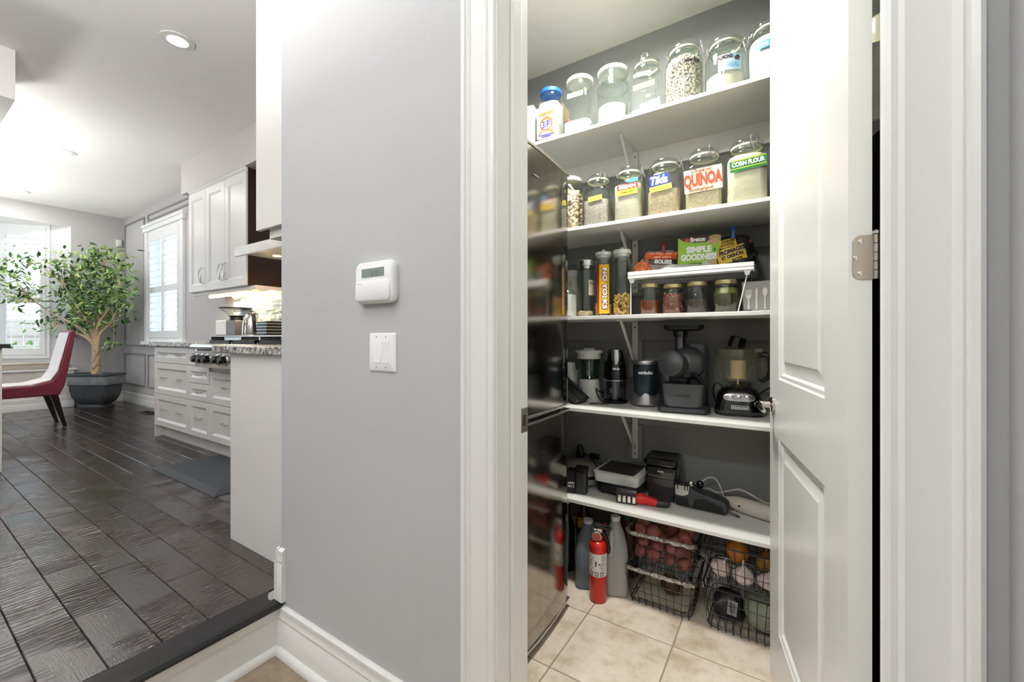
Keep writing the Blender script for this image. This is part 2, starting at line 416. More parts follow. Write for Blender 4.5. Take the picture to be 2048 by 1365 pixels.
# ---- tiled floor of hall and pantry, each tile its own piece
def tile_mat(nm='beige_stone_tile', cols=((182, 158, 130), (220, 206, 186), (238, 228, 214))):
    m = bpy.data.materials.new(nm); m.use_nodes = True
    nt = m.node_tree; n = nt.nodes; L = nt.links; b = n['Principled BSDF']
    tc = n.new('ShaderNodeTexCoord'); oi = n.new('ShaderNodeObjectInfo')
    add = n.new('ShaderNodeVectorMath'); add.operation = 'ADD'; sc_ = n.new('ShaderNodeVectorMath'); sc_.operation = 'SCALE'; sc_.inputs['Scale'].default_value = 30
    cb = n.new('ShaderNodeCombineXYZ'); L.new(oi.outputs['Random'], cb.inputs[0]); L.new(oi.outputs['Random'], cb.inputs[1])
    L.new(cb.outputs[0], sc_.inputs[0]); L.new(tc.outputs['Object'], add.inputs[0]); L.new(sc_.outputs[0], add.inputs[1])
    nz = n.new('ShaderNodeTexNoise'); nz.inputs['Scale'].default_value = 7; nz.inputs['Detail'].default_value = 9; nz.inputs['Roughness'].default_value = .68; L.new(add.outputs[0], nz.inputs['Vector'])
    rp = n.new('ShaderNodeValToRGB'); e = rp.color_ramp.elements
    e[0].position = .3; e[0].color = lin(cols[0]); e[1].position = .7; e[1].color = lin(cols[2])
    e2 = rp.color_ramp.elements.new(.48); e2.color = lin(cols[1])
    L.new(nz.outputs['Fac'], rp.inputs[0]); L.new(rp.outputs[0], b.inputs['Base Color'])
    b.inputs['Roughness'].default_value = .42
    bp = n.new('ShaderNodeBump'); bp.inputs['Strength'].default_value = .12; bp.inputs['Distance'].default_value = .004
    L.new(nz.outputs['Fac'], bp.inputs['Height']); L.new(bp.outputs[0], b.inputs['Normal'])
    return m
TILE = tile_mat()
TILE_H = tile_mat('stone_tile_darker', ((112, 96, 78), (140, 124, 104), (164, 148, 128)))  # same tile pattern in darker, browner tones for the hall side
ft = struct('floor', MB().box(-1.66, .62, -2.72, 2.25, -.06, -.0015), M('tile_grout', (150, 138, 120), .9), 'beige stone tile floor of hall and pantry', 'floor')
TS = .338; g = .002; c = .002
def tile_mesh(w_, d_, m_):
    k = ('t', round(w_, 3), round(d_, 3), m_.name)
    if k not in cache:
        a, b_ = w_ / 2 - g, d_ / 2 - g
        cache[k] = mesh_of('tile', MB().loft([[(-a, -b_, -.008), (a, -b_, -.008), (a, b_, -.008), (-a, b_, -.008)], [(-a, -b_, -c), (a, -b_, -c), (a, b_, -c), (-a, b_, -c)], [(-a + c, -b_ + c, 0), (a - c, -b_ + c, 0), (a - c, b_ - c, 0), (-a + c, b_ - c, 0)]]), m_, 20)
    return cache[k]
xs = [-1.645, -1.361, -1.023, -.685, -.347, -.009, .329, .5]
ys = [1.632 - TS * k for k in range(13, 0, -1)] + [1.632, 1.970, 2.11]
for i in range(len(xs) - 1):
    for j in range(len(ys) - 1):
        if ys[j] < -2.6: continue
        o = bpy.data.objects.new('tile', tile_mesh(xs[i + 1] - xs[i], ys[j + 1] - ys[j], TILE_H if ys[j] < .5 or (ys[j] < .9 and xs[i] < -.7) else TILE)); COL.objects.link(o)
        o.location = ((xs[i] + xs[i + 1]) / 2, (ys[j] + ys[j + 1]) / 2, 0); o.parent = ft

# ---- baseboards
def bprof(d, h=.168, t=.016):      # (distance from wall, z)
    return [(0, 0), (d * t, 0), (d * t, h - .058), (d * (t - .003), h - .054), (d * (t - .003), h - .046), (d * (t + .001), h - .040), (d * (t - .004), h - .026), (d * (t - .002), h - .018), (d * (t - .003), h - .006), (d * .006, h), (0, h)]
bb = struct('baseboard_hall', MB().prism([(WY + p[0], p[1]) for p in bprof(-1)], -1.555, -.690, 'x'), TRIM, 'white moulded baseboard along the grey hall wall', 'baseboard')
build('shoe_moulding', MB().prism([(WY - .016 - a, b_) for a, b_ in [(0, 0), (.016, 0), (.016, .012), (.010, .022), (0, .026)]], -1.539, -.690, 'x'), TRIM, bb)
struct('baseboard_right', MB().prism([(.253 + p[0], p[1]) for p in bprof(-1)], -2.6, .81, 'y'), TRIM, 'white baseboard along the right side wall', 'baseboard')
# baseboard end standing on the step edge
bp_ = bprof(-1, .190, .018)
be = struct('baseboard_end', MB().prism([(XE + p[0], K + p[1]) for p in bp_], .812, .943, 'y').prism([(.83 + p[0] * .9, K + p[1]) for p in bp_], XE - .014, -1.527, 'x'), TRIM, 'white moulded baseboard end standing on the step edge', 'baseboard')
build('shoe_moulding', MB().prism([(XE - .018 - a, K + b_) for a, b_ in [(0, 0), (.018, 0), (.018, .014), (.012, .026), (0, .032)]], .80, .943, 'y'), TRIM, be)
BKP = bprof(-1, .15, .018)
struct('baseboard_range', MB().prism([(2.13 + p[0], K + p[1]) for p in BKP], -8.48, -5.16, 'x'), TRIM, 'white baseboard below the wall panels by the planter', 'baseboard')
struct('baseboard_far', MB().prism([(-8.5 - p[0], K + p[1]) for p in BKP], 1.60, 2.11, 'y'), TRIM, 'white baseboard on the far wall behind the planter', 'baseboard')

# ---- pantry doorway: casings, jambs, stop
def casing(xo, xi):          # outer edge to inner edge, moulded profile
    L = xi - xo; t = lambda f, d: (xo + L * f, WY - d)
    return [t(0, 0), t(0, .022), t(.06, .026), t(.14, .024), t(.17, .019), t(.21, .021), t(.26, .019), t(.30, .015), t(.70, .012), t(.76, .014), t(.82, .010), t(.90, .012), t(.97, .010), t(1, .005), t(1, 0)]
struct('trim_5', MB().prism(casing(-.680, -.585), 0, 2.55), TRIM, 'white moulded casing left of the pantry doorway', 'casing', sm=25)
struct('trim_6', MB().prism(casing(.226, .122), 0, 2.55), TRIM, 'white moulded casing right of the open pantry door', 'casing', sm=25)
jm = struct('trim_7', MB().box(-.590, -.582, WY - .002, .972, 0, 2.46), TRIM, 'white door jamb on the latch side of the pantry doorway', 'jamb')
build('door_stop', MB().box(-.582, -.572, .885, .925, 0, 2.45), TRIM, jm, .002)
st = build('strike_plate', MB().box(-.5825, -.5805, .935, .972, .897, .962), NICKEL, jm, .0008)
build('latch_hole', MB().box(-.5806, -.5800, .945, .960, .915, .944), M('latch_hole_dark', (60, 45, 30), .6), st)
for z in (.905, .955): build('screw', MB().lathe([(.003, 0), (.003, .0008)], n=10).xf(Matrix.Translation((-.5806, .953, z)) @ Matrix.Rotation(RAD(90), 4, 'Y')), CHROME, st)
struct('trim_8', MB().box(.15, .158, WY, .972, 0, 2.46), TRIM, 'white door jamb on the hinge side of the pantry doorway', 'jamb')
struct('trim_9', MB().box(-.582, .15, WY, .972, 2.45, 2.46), TRIM, 'white head jamb of the pantry doorway', 'jamb')
# ---- the open door leaf.  local x runs from the hinge, local y is the visible face
dx, dy = -.193, .981
dr = thing('door_1', 'white two-panel pantry door standing open', 'door', (.099, .974, .008), 0, kind='structure')
dr.matrix_world = Matrix(((dx, -dy, 0, .099), (dy, dx, 0, .974), (0, 0, 1, .008), (0, 0, 0, 1)))
def door_leaf():
    mb = MB(); Wd, H, T = .713, 2.43, .035
    xs_ = [0, .136, .581, Wd]; zs_ = [0, .212, .827, 1.012, 2.28, H]
    for face in (0, 1):
        yy = 0 if face == 0 else -T; s = -1 if face == 0 else 1
        for i in range(3):
            for j in range(5):
                if i == 1 and j in (1, 3):
                    x0, x1, z0, z1 = xs_[1], xs_[2], zs_[j], zs_[j + 1]
                    rings = [(0, 0), (.005, .004), (.014, .0045), (.020, .011), (.030, .0115), (.042, .0095), (.058, .003), (.062, .003)]
                    mb.loft([[(x0 + o, yy + s * d, z0 + o), (x1 - o, yy + s * d, z0 + o), (x1 - o, yy + s * d, z1 - o), (x0 + o, yy + s * d, z1 - o)] for o, d in rings], False, True)
                else:
                    mb.add([(xs_[i], yy, zs_[j]), (xs_[i + 1], yy, zs_[j]), (xs_[i + 1], yy, zs_[j + 1]), (xs_[i], yy, zs_[j + 1])], [(0, 1, 2, 3)])
    for x in (0, Wd):
        mb.add([(x, 0, 0), (x, -T, 0), (x, -T, H), (x, 0, H)], [(0, 1, 2, 3)])
    for z in (0, H):
        mb.add([(0, 0, z), (Wd, 0, z), (Wd, -T, z), (0, -T, z)], [(0, 1, 2, 3)])
    return mb
lf = build('door_leaf', door_leaf(), DOORM, dr, sm=20)
# hinge on the door edge (local x = 0 plane)
# plate lies on the edge face: spans local y -0.004 .. -0.035
def hinge_plate(z0, z1):
    r = .012; ya, yb = -.006, -.036
    p = [(yb, z0), (yb, z1)] + [(ya - r + r * math.sin(a), z1 - r + r * math.cos(a)) for a in (0, .5, 1.05, 1.57)] + [(ya - r + r * math.cos(a), z0 + r - r * math.sin(a)) for a in (0, .5, 1.05, 1.57)]
    return MB().prism(p, -.002, .0003, 'x')
for z0, z1, name in ((1.247, 1.327, 'hinge'), (.18, .26, 'hinge'), (2.16, 2.24, 'hinge')):
    h = build(name, hinge_plate(z0, z1), NICKEL, dr, .0005)
    kn = MB()
    for k in range(5):
        kn.lathe([(.0045, z0 + (z1 - z0) * k / 5 + .0006), (.0045, z0 + (z1 - z0) * (k + 1) / 5 - .0006)], -.002, -.040, 12)
    build('knuckle', kn, NICKEL, h)
    build('hinge_pin', MB().lathe([(.003, z1), (.0055, z1 + .001), (.0055, z1 + .006), (.002, z1 + .009)], -.002, -.040, 12), CHROME, h)
    for (yy, zz) in ((-.018, z1 - .011), (-.011, (z0 + z1) / 2), (-.018, z0 + .011)):
        s_ = build('screw', MB().lathe([(.0042, 0), (.0042, .0008), (.003, .0014)], n=14).xf(Matrix.Translation((-.002, yy, zz)) @ Matrix.Rotation(RAD(-90), 4, 'Y')), CHROME, h)
# lever set on the visible face
lv = build('lever_handle', MB().lathe([(.026, 0), (.026, .006), (.022, .010), (.011, .012), (.010, .030), (.012, .034), (.012, .040)], n=24).xf(Matrix.Translation((.655, 0, .922)) @ Matrix.Rotation(RAD(-90), 4, 'X')), CHROME, dr)
build('lever', MB().tube([(.662, .043, .922), (.648, .046, .923), (.62, .048, .924), (.58, .047, .921), (.545, .045, .916)], [.009, .011, .010, .0085, .006], 12), CHROME, lv)

# ---- black shape added to stand in for the dark behind the open door
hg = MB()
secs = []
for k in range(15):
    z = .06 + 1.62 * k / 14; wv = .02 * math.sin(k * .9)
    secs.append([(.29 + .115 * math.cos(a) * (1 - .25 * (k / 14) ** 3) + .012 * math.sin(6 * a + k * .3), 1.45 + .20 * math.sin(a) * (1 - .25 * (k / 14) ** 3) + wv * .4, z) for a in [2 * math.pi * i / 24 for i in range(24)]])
hgo = thing('gap_dark_filler', 'made-up black garment that darkens the gap behind the open pantry door', 'garment', (0, 0, 0))
build('filler_cloth', hg.loft(secs), M('filler_black', (6, 6, 7), .95), hgo)
build('filler_hook', MB().tube([(.29, 1.45, 1.66), (.29, 1.45, 1.74), (.29, 1.47, 1.77), (.29, 1.49, 1.75)], .003), CHROME, hgo)
build('filler_peg', MB().tube([(.29, 1.45, 1.765), (.50, 1.45, 1.765)], .006), CHROME, hgo)
# ================================================================== KITCHEN
# ---- windows with louvred shutters
SHUT = M('shutter_white', (240, 240, 240), .4)
PANE = GLASS('window_glass', (250, 252, 252), .01)
def window_unit(name, label, width, z0, z1, mid, leaves, mw, tilt, pitch=.088, detail=True, casing_w=.07):
    """local: x along the window, y out of the room (+), origin at the left bottom corner on the wall face"""
    o = thing(name, label, 'window', kind='structure')
    H = z1 - z0
    fr = MB().box(0, .045, -.02, .06, 0, H).box(width - .045, width, -.02, .06, 0, H).box(.045, width - .045, -.02, .06, 0, .05).box(.045, width - .045, -.02, .06, H - .05, H)
    build('window_frame', fr, SHUT, o, .003)
    build('pane', MB().box(.045, width - .045, .048, .052, .05, H - .05), PANE, o)
    if detail:
        n = leaves; lw = (width - .09) / n
        for k in range(n):
            x0 = .045 + k * lw; x1 = x0 + lw; st = mw
            sh = build('shutter_frame', MB().box(x0, x0 + st, -.03, -.002, .05, H - .05).box(x1 - st, x1, -.03, -.002, .05, H - .05).box(x0 + st, x1 - st, -.03, -.002, .05, .05 + .09).box(x0 + st, x1 - st, -.03, -.002, H - .15, H - .05).box(x0 + st, x1 - st, -.03, -.002, mid - z0 - .04, mid - z0 + .04), SHUT, o, .003)
            lm = None
            for a, b_ in ((.05 + .09, mid - z0 - .04), (mid - z0 + .04, H - .15)):
                m = max(1, round((b_ - a) / pitch)); p = (b_ - a) / m
                for q in range(m):
                    if lm is None:
                        Lh = (lw - 2 * st) / 2
                        secs = [[(s * Lh, .038 * math.cos(t), .0055 * math.sin(t)) for t in [2 * math.pi * i / 10 for i in range(10)]] for s in (-1, 1)]
                        lm = mesh_of('louvre', MB().loft(secs), SHUT)
                    lo = bpy.data.objects.new('louvre', lm); COL.objects.link(lo); lo.parent = sh
                    lo.location = ((x0 + x1) / 2, -.016, a + (q + .5) * p); lo.rotation_euler = (RAD(tilt), 0, 0)
    else:
        build('glazing_bar', MB().box(.045, width - .045, .02, .05, mid - z0 - .03, mid - z0 + .03), SHUT, o)
    return o
# bay window seen at the far left: starts at the far-wall side
p0 = lerp2(b1, b2, .27); p1 = lerp2(b1, b2, .96)
wl = math.hypot(p1[0] - p0[0], p1[1] - p0[1])
def place_win(o, start, end, z):
    # local x from start to end, local y away from the room
    d = Vector((end[0] - start[0], end[1] - start[1])).normalized()
    o.matrix_world = Matrix(((d.x, -d.y, 0, start[0]), (d.y, d.x, 0, start[1]), (0, 0, 1, z), (0, 0, 0, 1)))
o = window_unit('window_1', 'bay window with white louvred shutter at the far left', wl, .86, BT - .005, 1.79, 1, .06, 8)
place_win(o, p1, p0, .86)
p2 = lerp2(b2, b3, .06); p3 = lerp2(b2, b3, .94)
o = window_unit('window_3', 'middle bay window beyond the left picture edge', math.hypot(p3[0] - p2[0], p3[1] - p2[1]), .86, BT - .005, 1.79, 1, .06, 8, detail=False)
place_win(o, p3, p2, .86)
o = window_unit('window_4', 'angled bay window hidden beyond the left picture edge', math.hypot(b4[0] - b3[0], b4[1] - b3[1]), .86, BT - .005, 1.79, 1, .06, 8, detail=False)
place_win(o, b4, b3, .86)
# window by the counter
o = window_unit('window_2', 'louvred shutter window beside the tall cabinets', WIN2[1] - WIN2[0], WIN2[2], WIN2[3], 1.80, 2, .05, 22)
place_win(o, (WIN2[0], 2.13), (WIN2[1], 2.13), WIN2[2])
cs = MB().box(-7.52, WIN2[0], 2.095, 2.13, 1.08, 2.62).box(WIN2[1], -6.20, 2.095, 2.13, 1.08, 2.62).box(-7.55, -6.17, 2.085, 2.13, 2.62, 2.68).box(-7.57, -6.15, 2.075, 2.13, 2.68, 2.72).box(-7.55, -6.17, 2.06, 2.13, 1.055, 1.10)
struct('trim_10', cs, SHUT, 'white casing and sill around the louvred window', 'casing', .004)
# unseen patio glass opposite, added to let daylight in
pw = thing('window_5', 'added unseen patio glass doors opposite the range', 'window', kind='structure')
build('window_frame', MB().box(PD[0], PD[1], -3.16, -3.12, 2.33, 2.4).box(PD[0], PD[0] + .07, -3.16, -3.12, K, 2.33).box(PD[1] - .07, PD[1], -3.16, -3.12, K, 2.33).box(-5.84, -5.76, -3.16, -3.12, K, 2.33), SHUT, pw)
build('pane', MB().box(PD[0] + .07, PD[1] - .07, -3.142, -3.138, K, 2.33), PANE, pw)

# ---- panel mouldings on the range wall
PM = M('panel_moulding_grey', (150, 146, 146), .6)  # one even grey, darker than the wall around it
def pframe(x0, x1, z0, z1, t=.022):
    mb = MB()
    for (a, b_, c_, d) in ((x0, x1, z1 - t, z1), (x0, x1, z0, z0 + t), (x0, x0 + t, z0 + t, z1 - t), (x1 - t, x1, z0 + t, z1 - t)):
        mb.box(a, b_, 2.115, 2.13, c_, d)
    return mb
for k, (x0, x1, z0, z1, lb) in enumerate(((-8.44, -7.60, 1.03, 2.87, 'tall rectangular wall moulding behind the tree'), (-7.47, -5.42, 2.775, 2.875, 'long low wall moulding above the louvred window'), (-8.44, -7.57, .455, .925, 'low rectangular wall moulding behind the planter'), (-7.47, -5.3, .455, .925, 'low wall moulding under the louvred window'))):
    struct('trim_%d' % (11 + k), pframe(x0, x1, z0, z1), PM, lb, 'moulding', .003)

# ---- bay bench
bn = thing('window_bench', 'built-in white bench under the bay window', 'bench')
build('bench_front', MB().box(-8.50, -8.40, -.92, 1.575, K, .695), M('bench_paint', (228, 220, 214), .45), bn, .003)
build('bench_top', MB().box(-8.56, -8.375, -.94, 1.60, .696, .728).prism([(-8.56, 1.48), (-9.1, .92), (-9.1, -.27), (-8.56, -.82)], .696, .728), SHUT, bn, .004)
build('baseboard_strip', MB().prism([(-8.40 - p[0], K + p[1]) for p in BKP], -.92, 1.57, 'y'), TRIM, bn)
for y in (-.55, .05, .65, 1.25, 1.53): build('stile', MB().box(-8.401, -8.388, y - .035, y + .035, K + .15, .68), M('bench_paint', (228, 220, 214)), bn, .002)
cu = MB().box(-8.95, -8.395, -.78, 1.50, .73, .81)
cuo = thing('bench_cushion', 'flat beige seat cushion on the window bench', 'cushion')
build('cushion_pad', MB().prism([(-8.40, 1.53), (-8.52, 1.53), (-9.08, .96), (-9.08, -.3), (-8.52, -.86), (-8.40, -.86)], .730, .812), M('beige_canvas', (205, 192, 178), .9, bump=(200, .2)), cuo, .022, segs=3)
build('piping', MB().tube([(-8.398, -.84, .80), (-8.398, 1.51, .80)], .006), M('beige_canvas', (205, 192, 178)), cuo)

# ---- outdoors behind the bay glass
og = struct('ground', MB().box(-24, -9.6, -8, 12, -.4, -.3), M('patio_stone', (175, 165, 155), .9, var=(2, .15)), 'pale patio ground outside the bay window', 'ground')
fn = thing('garden_fence', 'reddish board fence beyond the patio', 'fence')
fmt = M('fence_wood', (222, 204, 190), .8, var=(3, .08))
fmesh = mesh_of('fence_board', MB().box(-.02, .02, -.09, .09, 0, 1.9), fmt)
for k in range(40):
    fo = bpy.data.objects.new('fence_board', fmesh); COL.objects.link(fo); fo.parent = fn; fo.location = (-15.5, -3 + k * .19, -.3)
build('fence_rail', MB().box(-15.47, -15.44, -3, 4.6, .2, .3).box(-15.47, -15.44, -3, 4.6, 1.2, 1.3), fmt, fn)
pu = thing('patio_umbrella', 'tan patio umbrella outside the bay window', 'umbrella', (-13.6, 1.2, -.3))
build('canopy', MB().lathe([(1.25, 2.25), (1.24, 2.28), (.6, 2.5), (.03, 2.68)], n=8), M('tan_canvas', (196, 170, 140), .9), pu, sm=15)
build('pole', MB().lathe([(.025, 0), (.025, 2.65)], n=10), M('umbrella_pole', (120, 95, 75), .6), pu)
build('base', MB().lathe([(.25, 0), (.25, .05), (.06, .08)], n=20), DGREY, pu)
tb = thing('patio_table', 'round grey patio table outside the bay window', 'table', (-11.0, -.1, -.3))
build('table_top', MB().lathe([(.5, .70), (.5, .73)], n=28), M('patio_table_grey', (110, 112, 116), .5), tb)
build('leg', MB().lathe([(.04, .02), (.04, .70)], n=10), DGREY, tb)
build('base', MB().lathe([(.28, 0), (.28, .025)], n=20), DGREY, tb)
def leaf_mesh(pts, size, seed, mat_n=3, flat=.35):
    r = random.Random(seed); mb = MB(); idx = []
    for p in pts:
        L = size * r.uniform(.7, 1.25); Wd = L * .42
        d = Vector((r.uniform(-1, 1), r.uniform(-1, 1), r.uniform(-1.1, .25))).normalized()
        s = d.cross(Vector((r.uniform(-.3, .3), r.uniform(-.3, .3), 1))).normalized(); n = s.cross(d) * L * .08
        p = Vector(p)
        vs = [p, p + d * L * .35 + s * Wd * .5 - n, p + d * L * .75 + s * Wd * .35 - n, p + d * L, p + d * L * .75 - s * Wd * .35 - n, p + d * L * .35 - s * Wd * .5 - n, p + d * L * .5 + n]
        k = r.randrange(mat_n)
        for f in ((0, 1, 6), (1, 2, 6), (2, 3, 6), (3, 4, 6), (4, 5, 6), (5, 0, 6)): idx.append(k)
        mb.add(vs, [(0, 1, 6), (1, 2, 6), (2, 3, 6), (3, 4, 6), (4, 5, 6), (5, 0, 6)])
    return mb, idx
def leaf_obj(name, pts, size, seed, mats, parent):
    mb, idx = leaf_mesh(pts, size, seed, len(mats))
    me = bpy.data.meshes.new(name); me.from_pydata(mb.v, [], mb.f)
    for m in mats: me.materials.append(m)
    for p, k in zip(me.polygons, idx): p.material_index = k; p.use_smooth = False
    o = bpy.data.objects.new(name, me); COL.objects.link(o); o.parent = parent; o['kind'] = 'stuff'; return o
LEAF = [M('leaf_green', (96, 138, 66), .45), M('leaf_light_green', (150, 184, 108), .45), M('leaf_dark_green', (62, 98, 54), .45), M('leaf_yellow_green', (168, 190, 110), .45)]
sb = thing('garden_shrub', 'loose green shrub on the patio beyond the bay window', 'shrub', (-11.9, 1.55, -.3))
leaf_obj('shrub_foliage', [(random.gauss(0, .35), random.gauss(0, .45), abs(random.gauss(.75, .4))) for _ in range(420)], .16, 5, LEAF, sb)
build('stem', MB().tube([(0, 0, 0), (.02, 0, .5), (0, .05, .9)], .03), M('bark', (120, 96, 72), .8), sb)

# ---- ceiling pot lights
GLOW = M('lit_lamp_lens', (255, 250, 240), .5, emit=9.0)
def pot(x, y, label):
    t = thing('recessed_light', label, 'ceiling light', (x, y, CZ), 0, 'recessed kitchen lights')
    build('trim_ring', MB().lathe([(.085, -.0005), (.085, -.006), (.055, -.009), (.052, -.004), (.052, -.001)], n=32, c0=False, c1=False), WHITEP, t)
    build('lamp_lens', MB().lathe([(.036, -.007), (.030, -.012), (.001, -.013)], n=24, c0=True, c1=True), GLOW, t)
    return t
for (x, y, lb) in ((-3.12, 1.03, 'lit recessed light nearest the step, high over the range'), (-5.93, 1.04, 'lit recessed light midway along the kitchen ceiling'), (-7.98, 1.02, 'lit recessed light by the bay window wall')):
    pot(x, y, lb)
    lamp('pot_light', (x, y, CZ - .03), POT_W, .09)
for (x, y) in ((-3.1, -1.0), (-5.9, -2.5), (-2.3, -2.4)):  # more pot lights added out of view, lamps without fixtures
    lamp('pot_light', (x, y, CZ - .03), POT_W, .09)
for (x, y, lb) in ((-.95, -.12, 'unseen hall globe lamp above the step'), (-.55, -1.5, 'added unseen globe lamp far behind the camera')):  # near globe placed from the keypad shadow, far one added for front light
    g_ = thing('unseen_globe_lamp', lb, 'ceiling light', (x, y, CZ), 0, 'unseen hall globe lamps')
    build('canopy', MB().lathe([(.07, -.0005), (.07, -.02), (.03, -.03)], n=24), NICKEL, g_)
    build('globe', MB().ell((0, 0, -.12), (.09, .09, .09), 20, 12), M('lit_unseen_globe_%d' % (1 if y > -1 else 2), (250, 250, 252), .4, emit=HALL_E * (1 if y > -1 else 3.7)), g_)
for (x, y, k_, lb) in ((-5.6, .05, .70, 'added unseen uplight over the island'), (-7.5, .05, .80, 'added unseen uplight near the bay window'), (-1.75, -.5, 1.1, 'added unseen uplight between hall and kitchen')):  # unseen bowls added so the ceiling gets light from below
    g_ = thing('unseen_uplight', lb, 'added uplight', (x, y, CZ), 0, 'added unseen uplights')
    build('cord', MB().tube([(0, 0, -.001), (0, 0, -1.03)], .004, 6), BLACK, g_)
    build('bowl', MB().lathe([(.001, -1.09), (.06, -1.08), (.13, -1.04), (.16, -1.0), (.155, -1.0), (.12, -1.035), (.05, -1.07), (.001, -1.075)], n=28), WHITEP, g_)
    lamp('unseen_uplight_lamp', (x, y, CZ - 1.0), UPLIGHT_W * k_, .30, rot=(RAD(180), 0, 0))

# ---- base cabinets along the range wall
HND = M('cabinet_pull_nickel', (190, 186, 178), .25, 1.)
def panel_front(x0, x1, z0, z1, y, t=.02, fw=.055):
    rings = [(0, y + t), (0, y + .002), (.002, y), (fw, y), (fw + .004, y + .003), (fw + .012, y + .006), (fw + .018, y + .011), (fw + .020, y + .011)]
    return MB().loft([[(x0 + o, yy, z0 + o), (x1 - o, yy, z0 + o), (x1 - o, yy, z1 - o), (x0 + o, yy, z1 - o)] for o, yy in rings])
def pull(xc, z, y, w_=.055):
    return MB().tube([(xc - w_, y, z), (xc - w_, y - .018, z), (xc - w_ * .6, y - .026, z - .002), (xc, y - .028, z - .003), (xc + w_ * .6, y - .026, z - .002), (xc + w_, y - .018, z), (xc + w_, y, z)], .0042, 8)
def base_cab(label, x0, x1, drawers, ytoe=1.585, top=1.069, endl=False):
    t = thing('base_cabinet', label, 'cabinet', (0, 0, 0), 0, 'base cabinets along the range wall')
    build('body', MB().box(x0, x1, 1.542, 2.128, .30, top), CAB, t)
    build('toe_kick', MB().box(x0 + (.0 if not endl else .0), x1, ytoe, ytoe + .015, K, .30), CAB, t)
    if endl: build('end_panel', MB().box(x0 - .018, x0, 1.522, 2.128, K, top), CAB, t)
    for (z0, z1, hs) in drawers:
        d = build('drawer', panel_front(x0 + .0025, x1 - .0025, z0, z1, 1.52, fw=.045 if x1 - x0 < .5 else .05), CAB, t, sm=20)
        for h in hs:
            build('handle', pull(x0 + (x1 - x0) * h, (z0 + z1) / 2 + (.01 if z1 - z0 > .2 else 0), 1.531 , .05 if x1 - x0 > .3 else .035), HND, d)
    return t
D3 = [(.305, .606, (.27, .73)), (.611, .908, (.27, .73)), (.913, 1.062, (.27, .73))]
base_cab('three-drawer white base cabinet farthest left under the light stone counter', -5.157, -4.372, D3, endl=True)
base_cab('narrow white base cabinet beside the rangetop knobs', -4.370, -3.962, [(.305, .606, (.5,)), (.611, .757, (.5,)), (.762, .908, (.5,)), (.913, 1.062, (.5,))])
base_cab('wide white drawer cabinet below the rangetop knobs', -3.960, -3.05, [(.305, .606, (.3, .7)), (.611, .872, (.3, .7))], top=.90)
base_cab('white base cabinet in the corner behind the end panel', -3.048, -2.24, [(.305, .606, (.5,)), (.611, .872, (.5,))], top=.90)

def granite():
    m = bpy.data.materials.new('speckled_granite'); m.use_nodes = True
    nt = m.node_tree; n = nt.nodes; L = nt.links; b = n['Principled BSDF']
    tc = n.new('ShaderNodeTexCoord'); nz = n.new('ShaderNodeTexNoise'); nz.inputs['Scale'].default_value = 42; nz.inputs['Detail'].default_value = 7; nz.inputs['Roughness'].default_value = .75
    L.new(tc.outputs['Object'], nz.inputs['Vector'])
    rp = n.new('ShaderNodeValToRGB'); e = rp.color_ramp.elements
    e[0].position = .38; e[0].color = lin((48, 46, 46)); e[1].position = .62; e[1].color = lin((226, 222, 216)); k = e.new(.5); k.color = lin((150, 147, 144))
    L.new(nz.outputs['Fac'], rp.inputs[0]); L.new(rp.outputs[0], b.inputs['Base Color']); b.inputs['Roughness'].default_value = .15
    return m
GRAN = granite()
tag(build('countertop', MB().box(-5.225, -3.962, 1.49, 2.128, 1.070, 1.110).box(-3.962, -2.75, 1.925, 2.128, 1.070, 1.110), GRAN, None, .004), 'pale speckled stone countertop left of the rangetop', 'countertop')
tag(build('countertop', MB().box(-2.745, -2.36, 1.49, 2.128, 1.077, 1.112).box(-2.36, XE - .001, .915, 2.128, 1.077, 1.112), GRAN, None, .004), 'grey speckled granite countertop in front of the grey wall end', 'countertop')
# cabinet run ending toward the hall
nb = thing('end_cabinet', 'white base cabinet end panel beside the grey wall', 'cabinet')
build('end_panel', MB().box(-2.228, XE - .001, .944, .962, K, 1.076), CAB, nb, .001)
build('body', MB().box(-2.20, XE - .001, .962, 2.12, .30, 1.076), CAB, nb)
build('toe_kick', MB().box(-2.13, XE - .001, .962, 2.12, K, .30), CAB, nb)
dmb = panel_front(.97, 1.50, .31, 1.07, 0).xf(Matrix(((0, 1, 0, -2.22), (1, 0, 0, 0), (0, 0, 1, 0), (0, 0, 0, 1))))
build('door', dmb, CAB, nb, sm=20)
nu = thing('wall_cabinet', 'tall white wall cabinet end above the granite counter', 'cabinet')
build('end_panel', MB().box(-1.965, XE - .001, .935, .953, 1.625, 2.979), CAB, nu, .001)
build('body', MB().box(-1.945, XE - .001, .953, 1.75, 1.64, 2.979), CAB, nu)
build('light_rail', MB().box(-1.90, XE - .001, .96, 1.74, 1.585, 1.64), CAB, nu, .002)

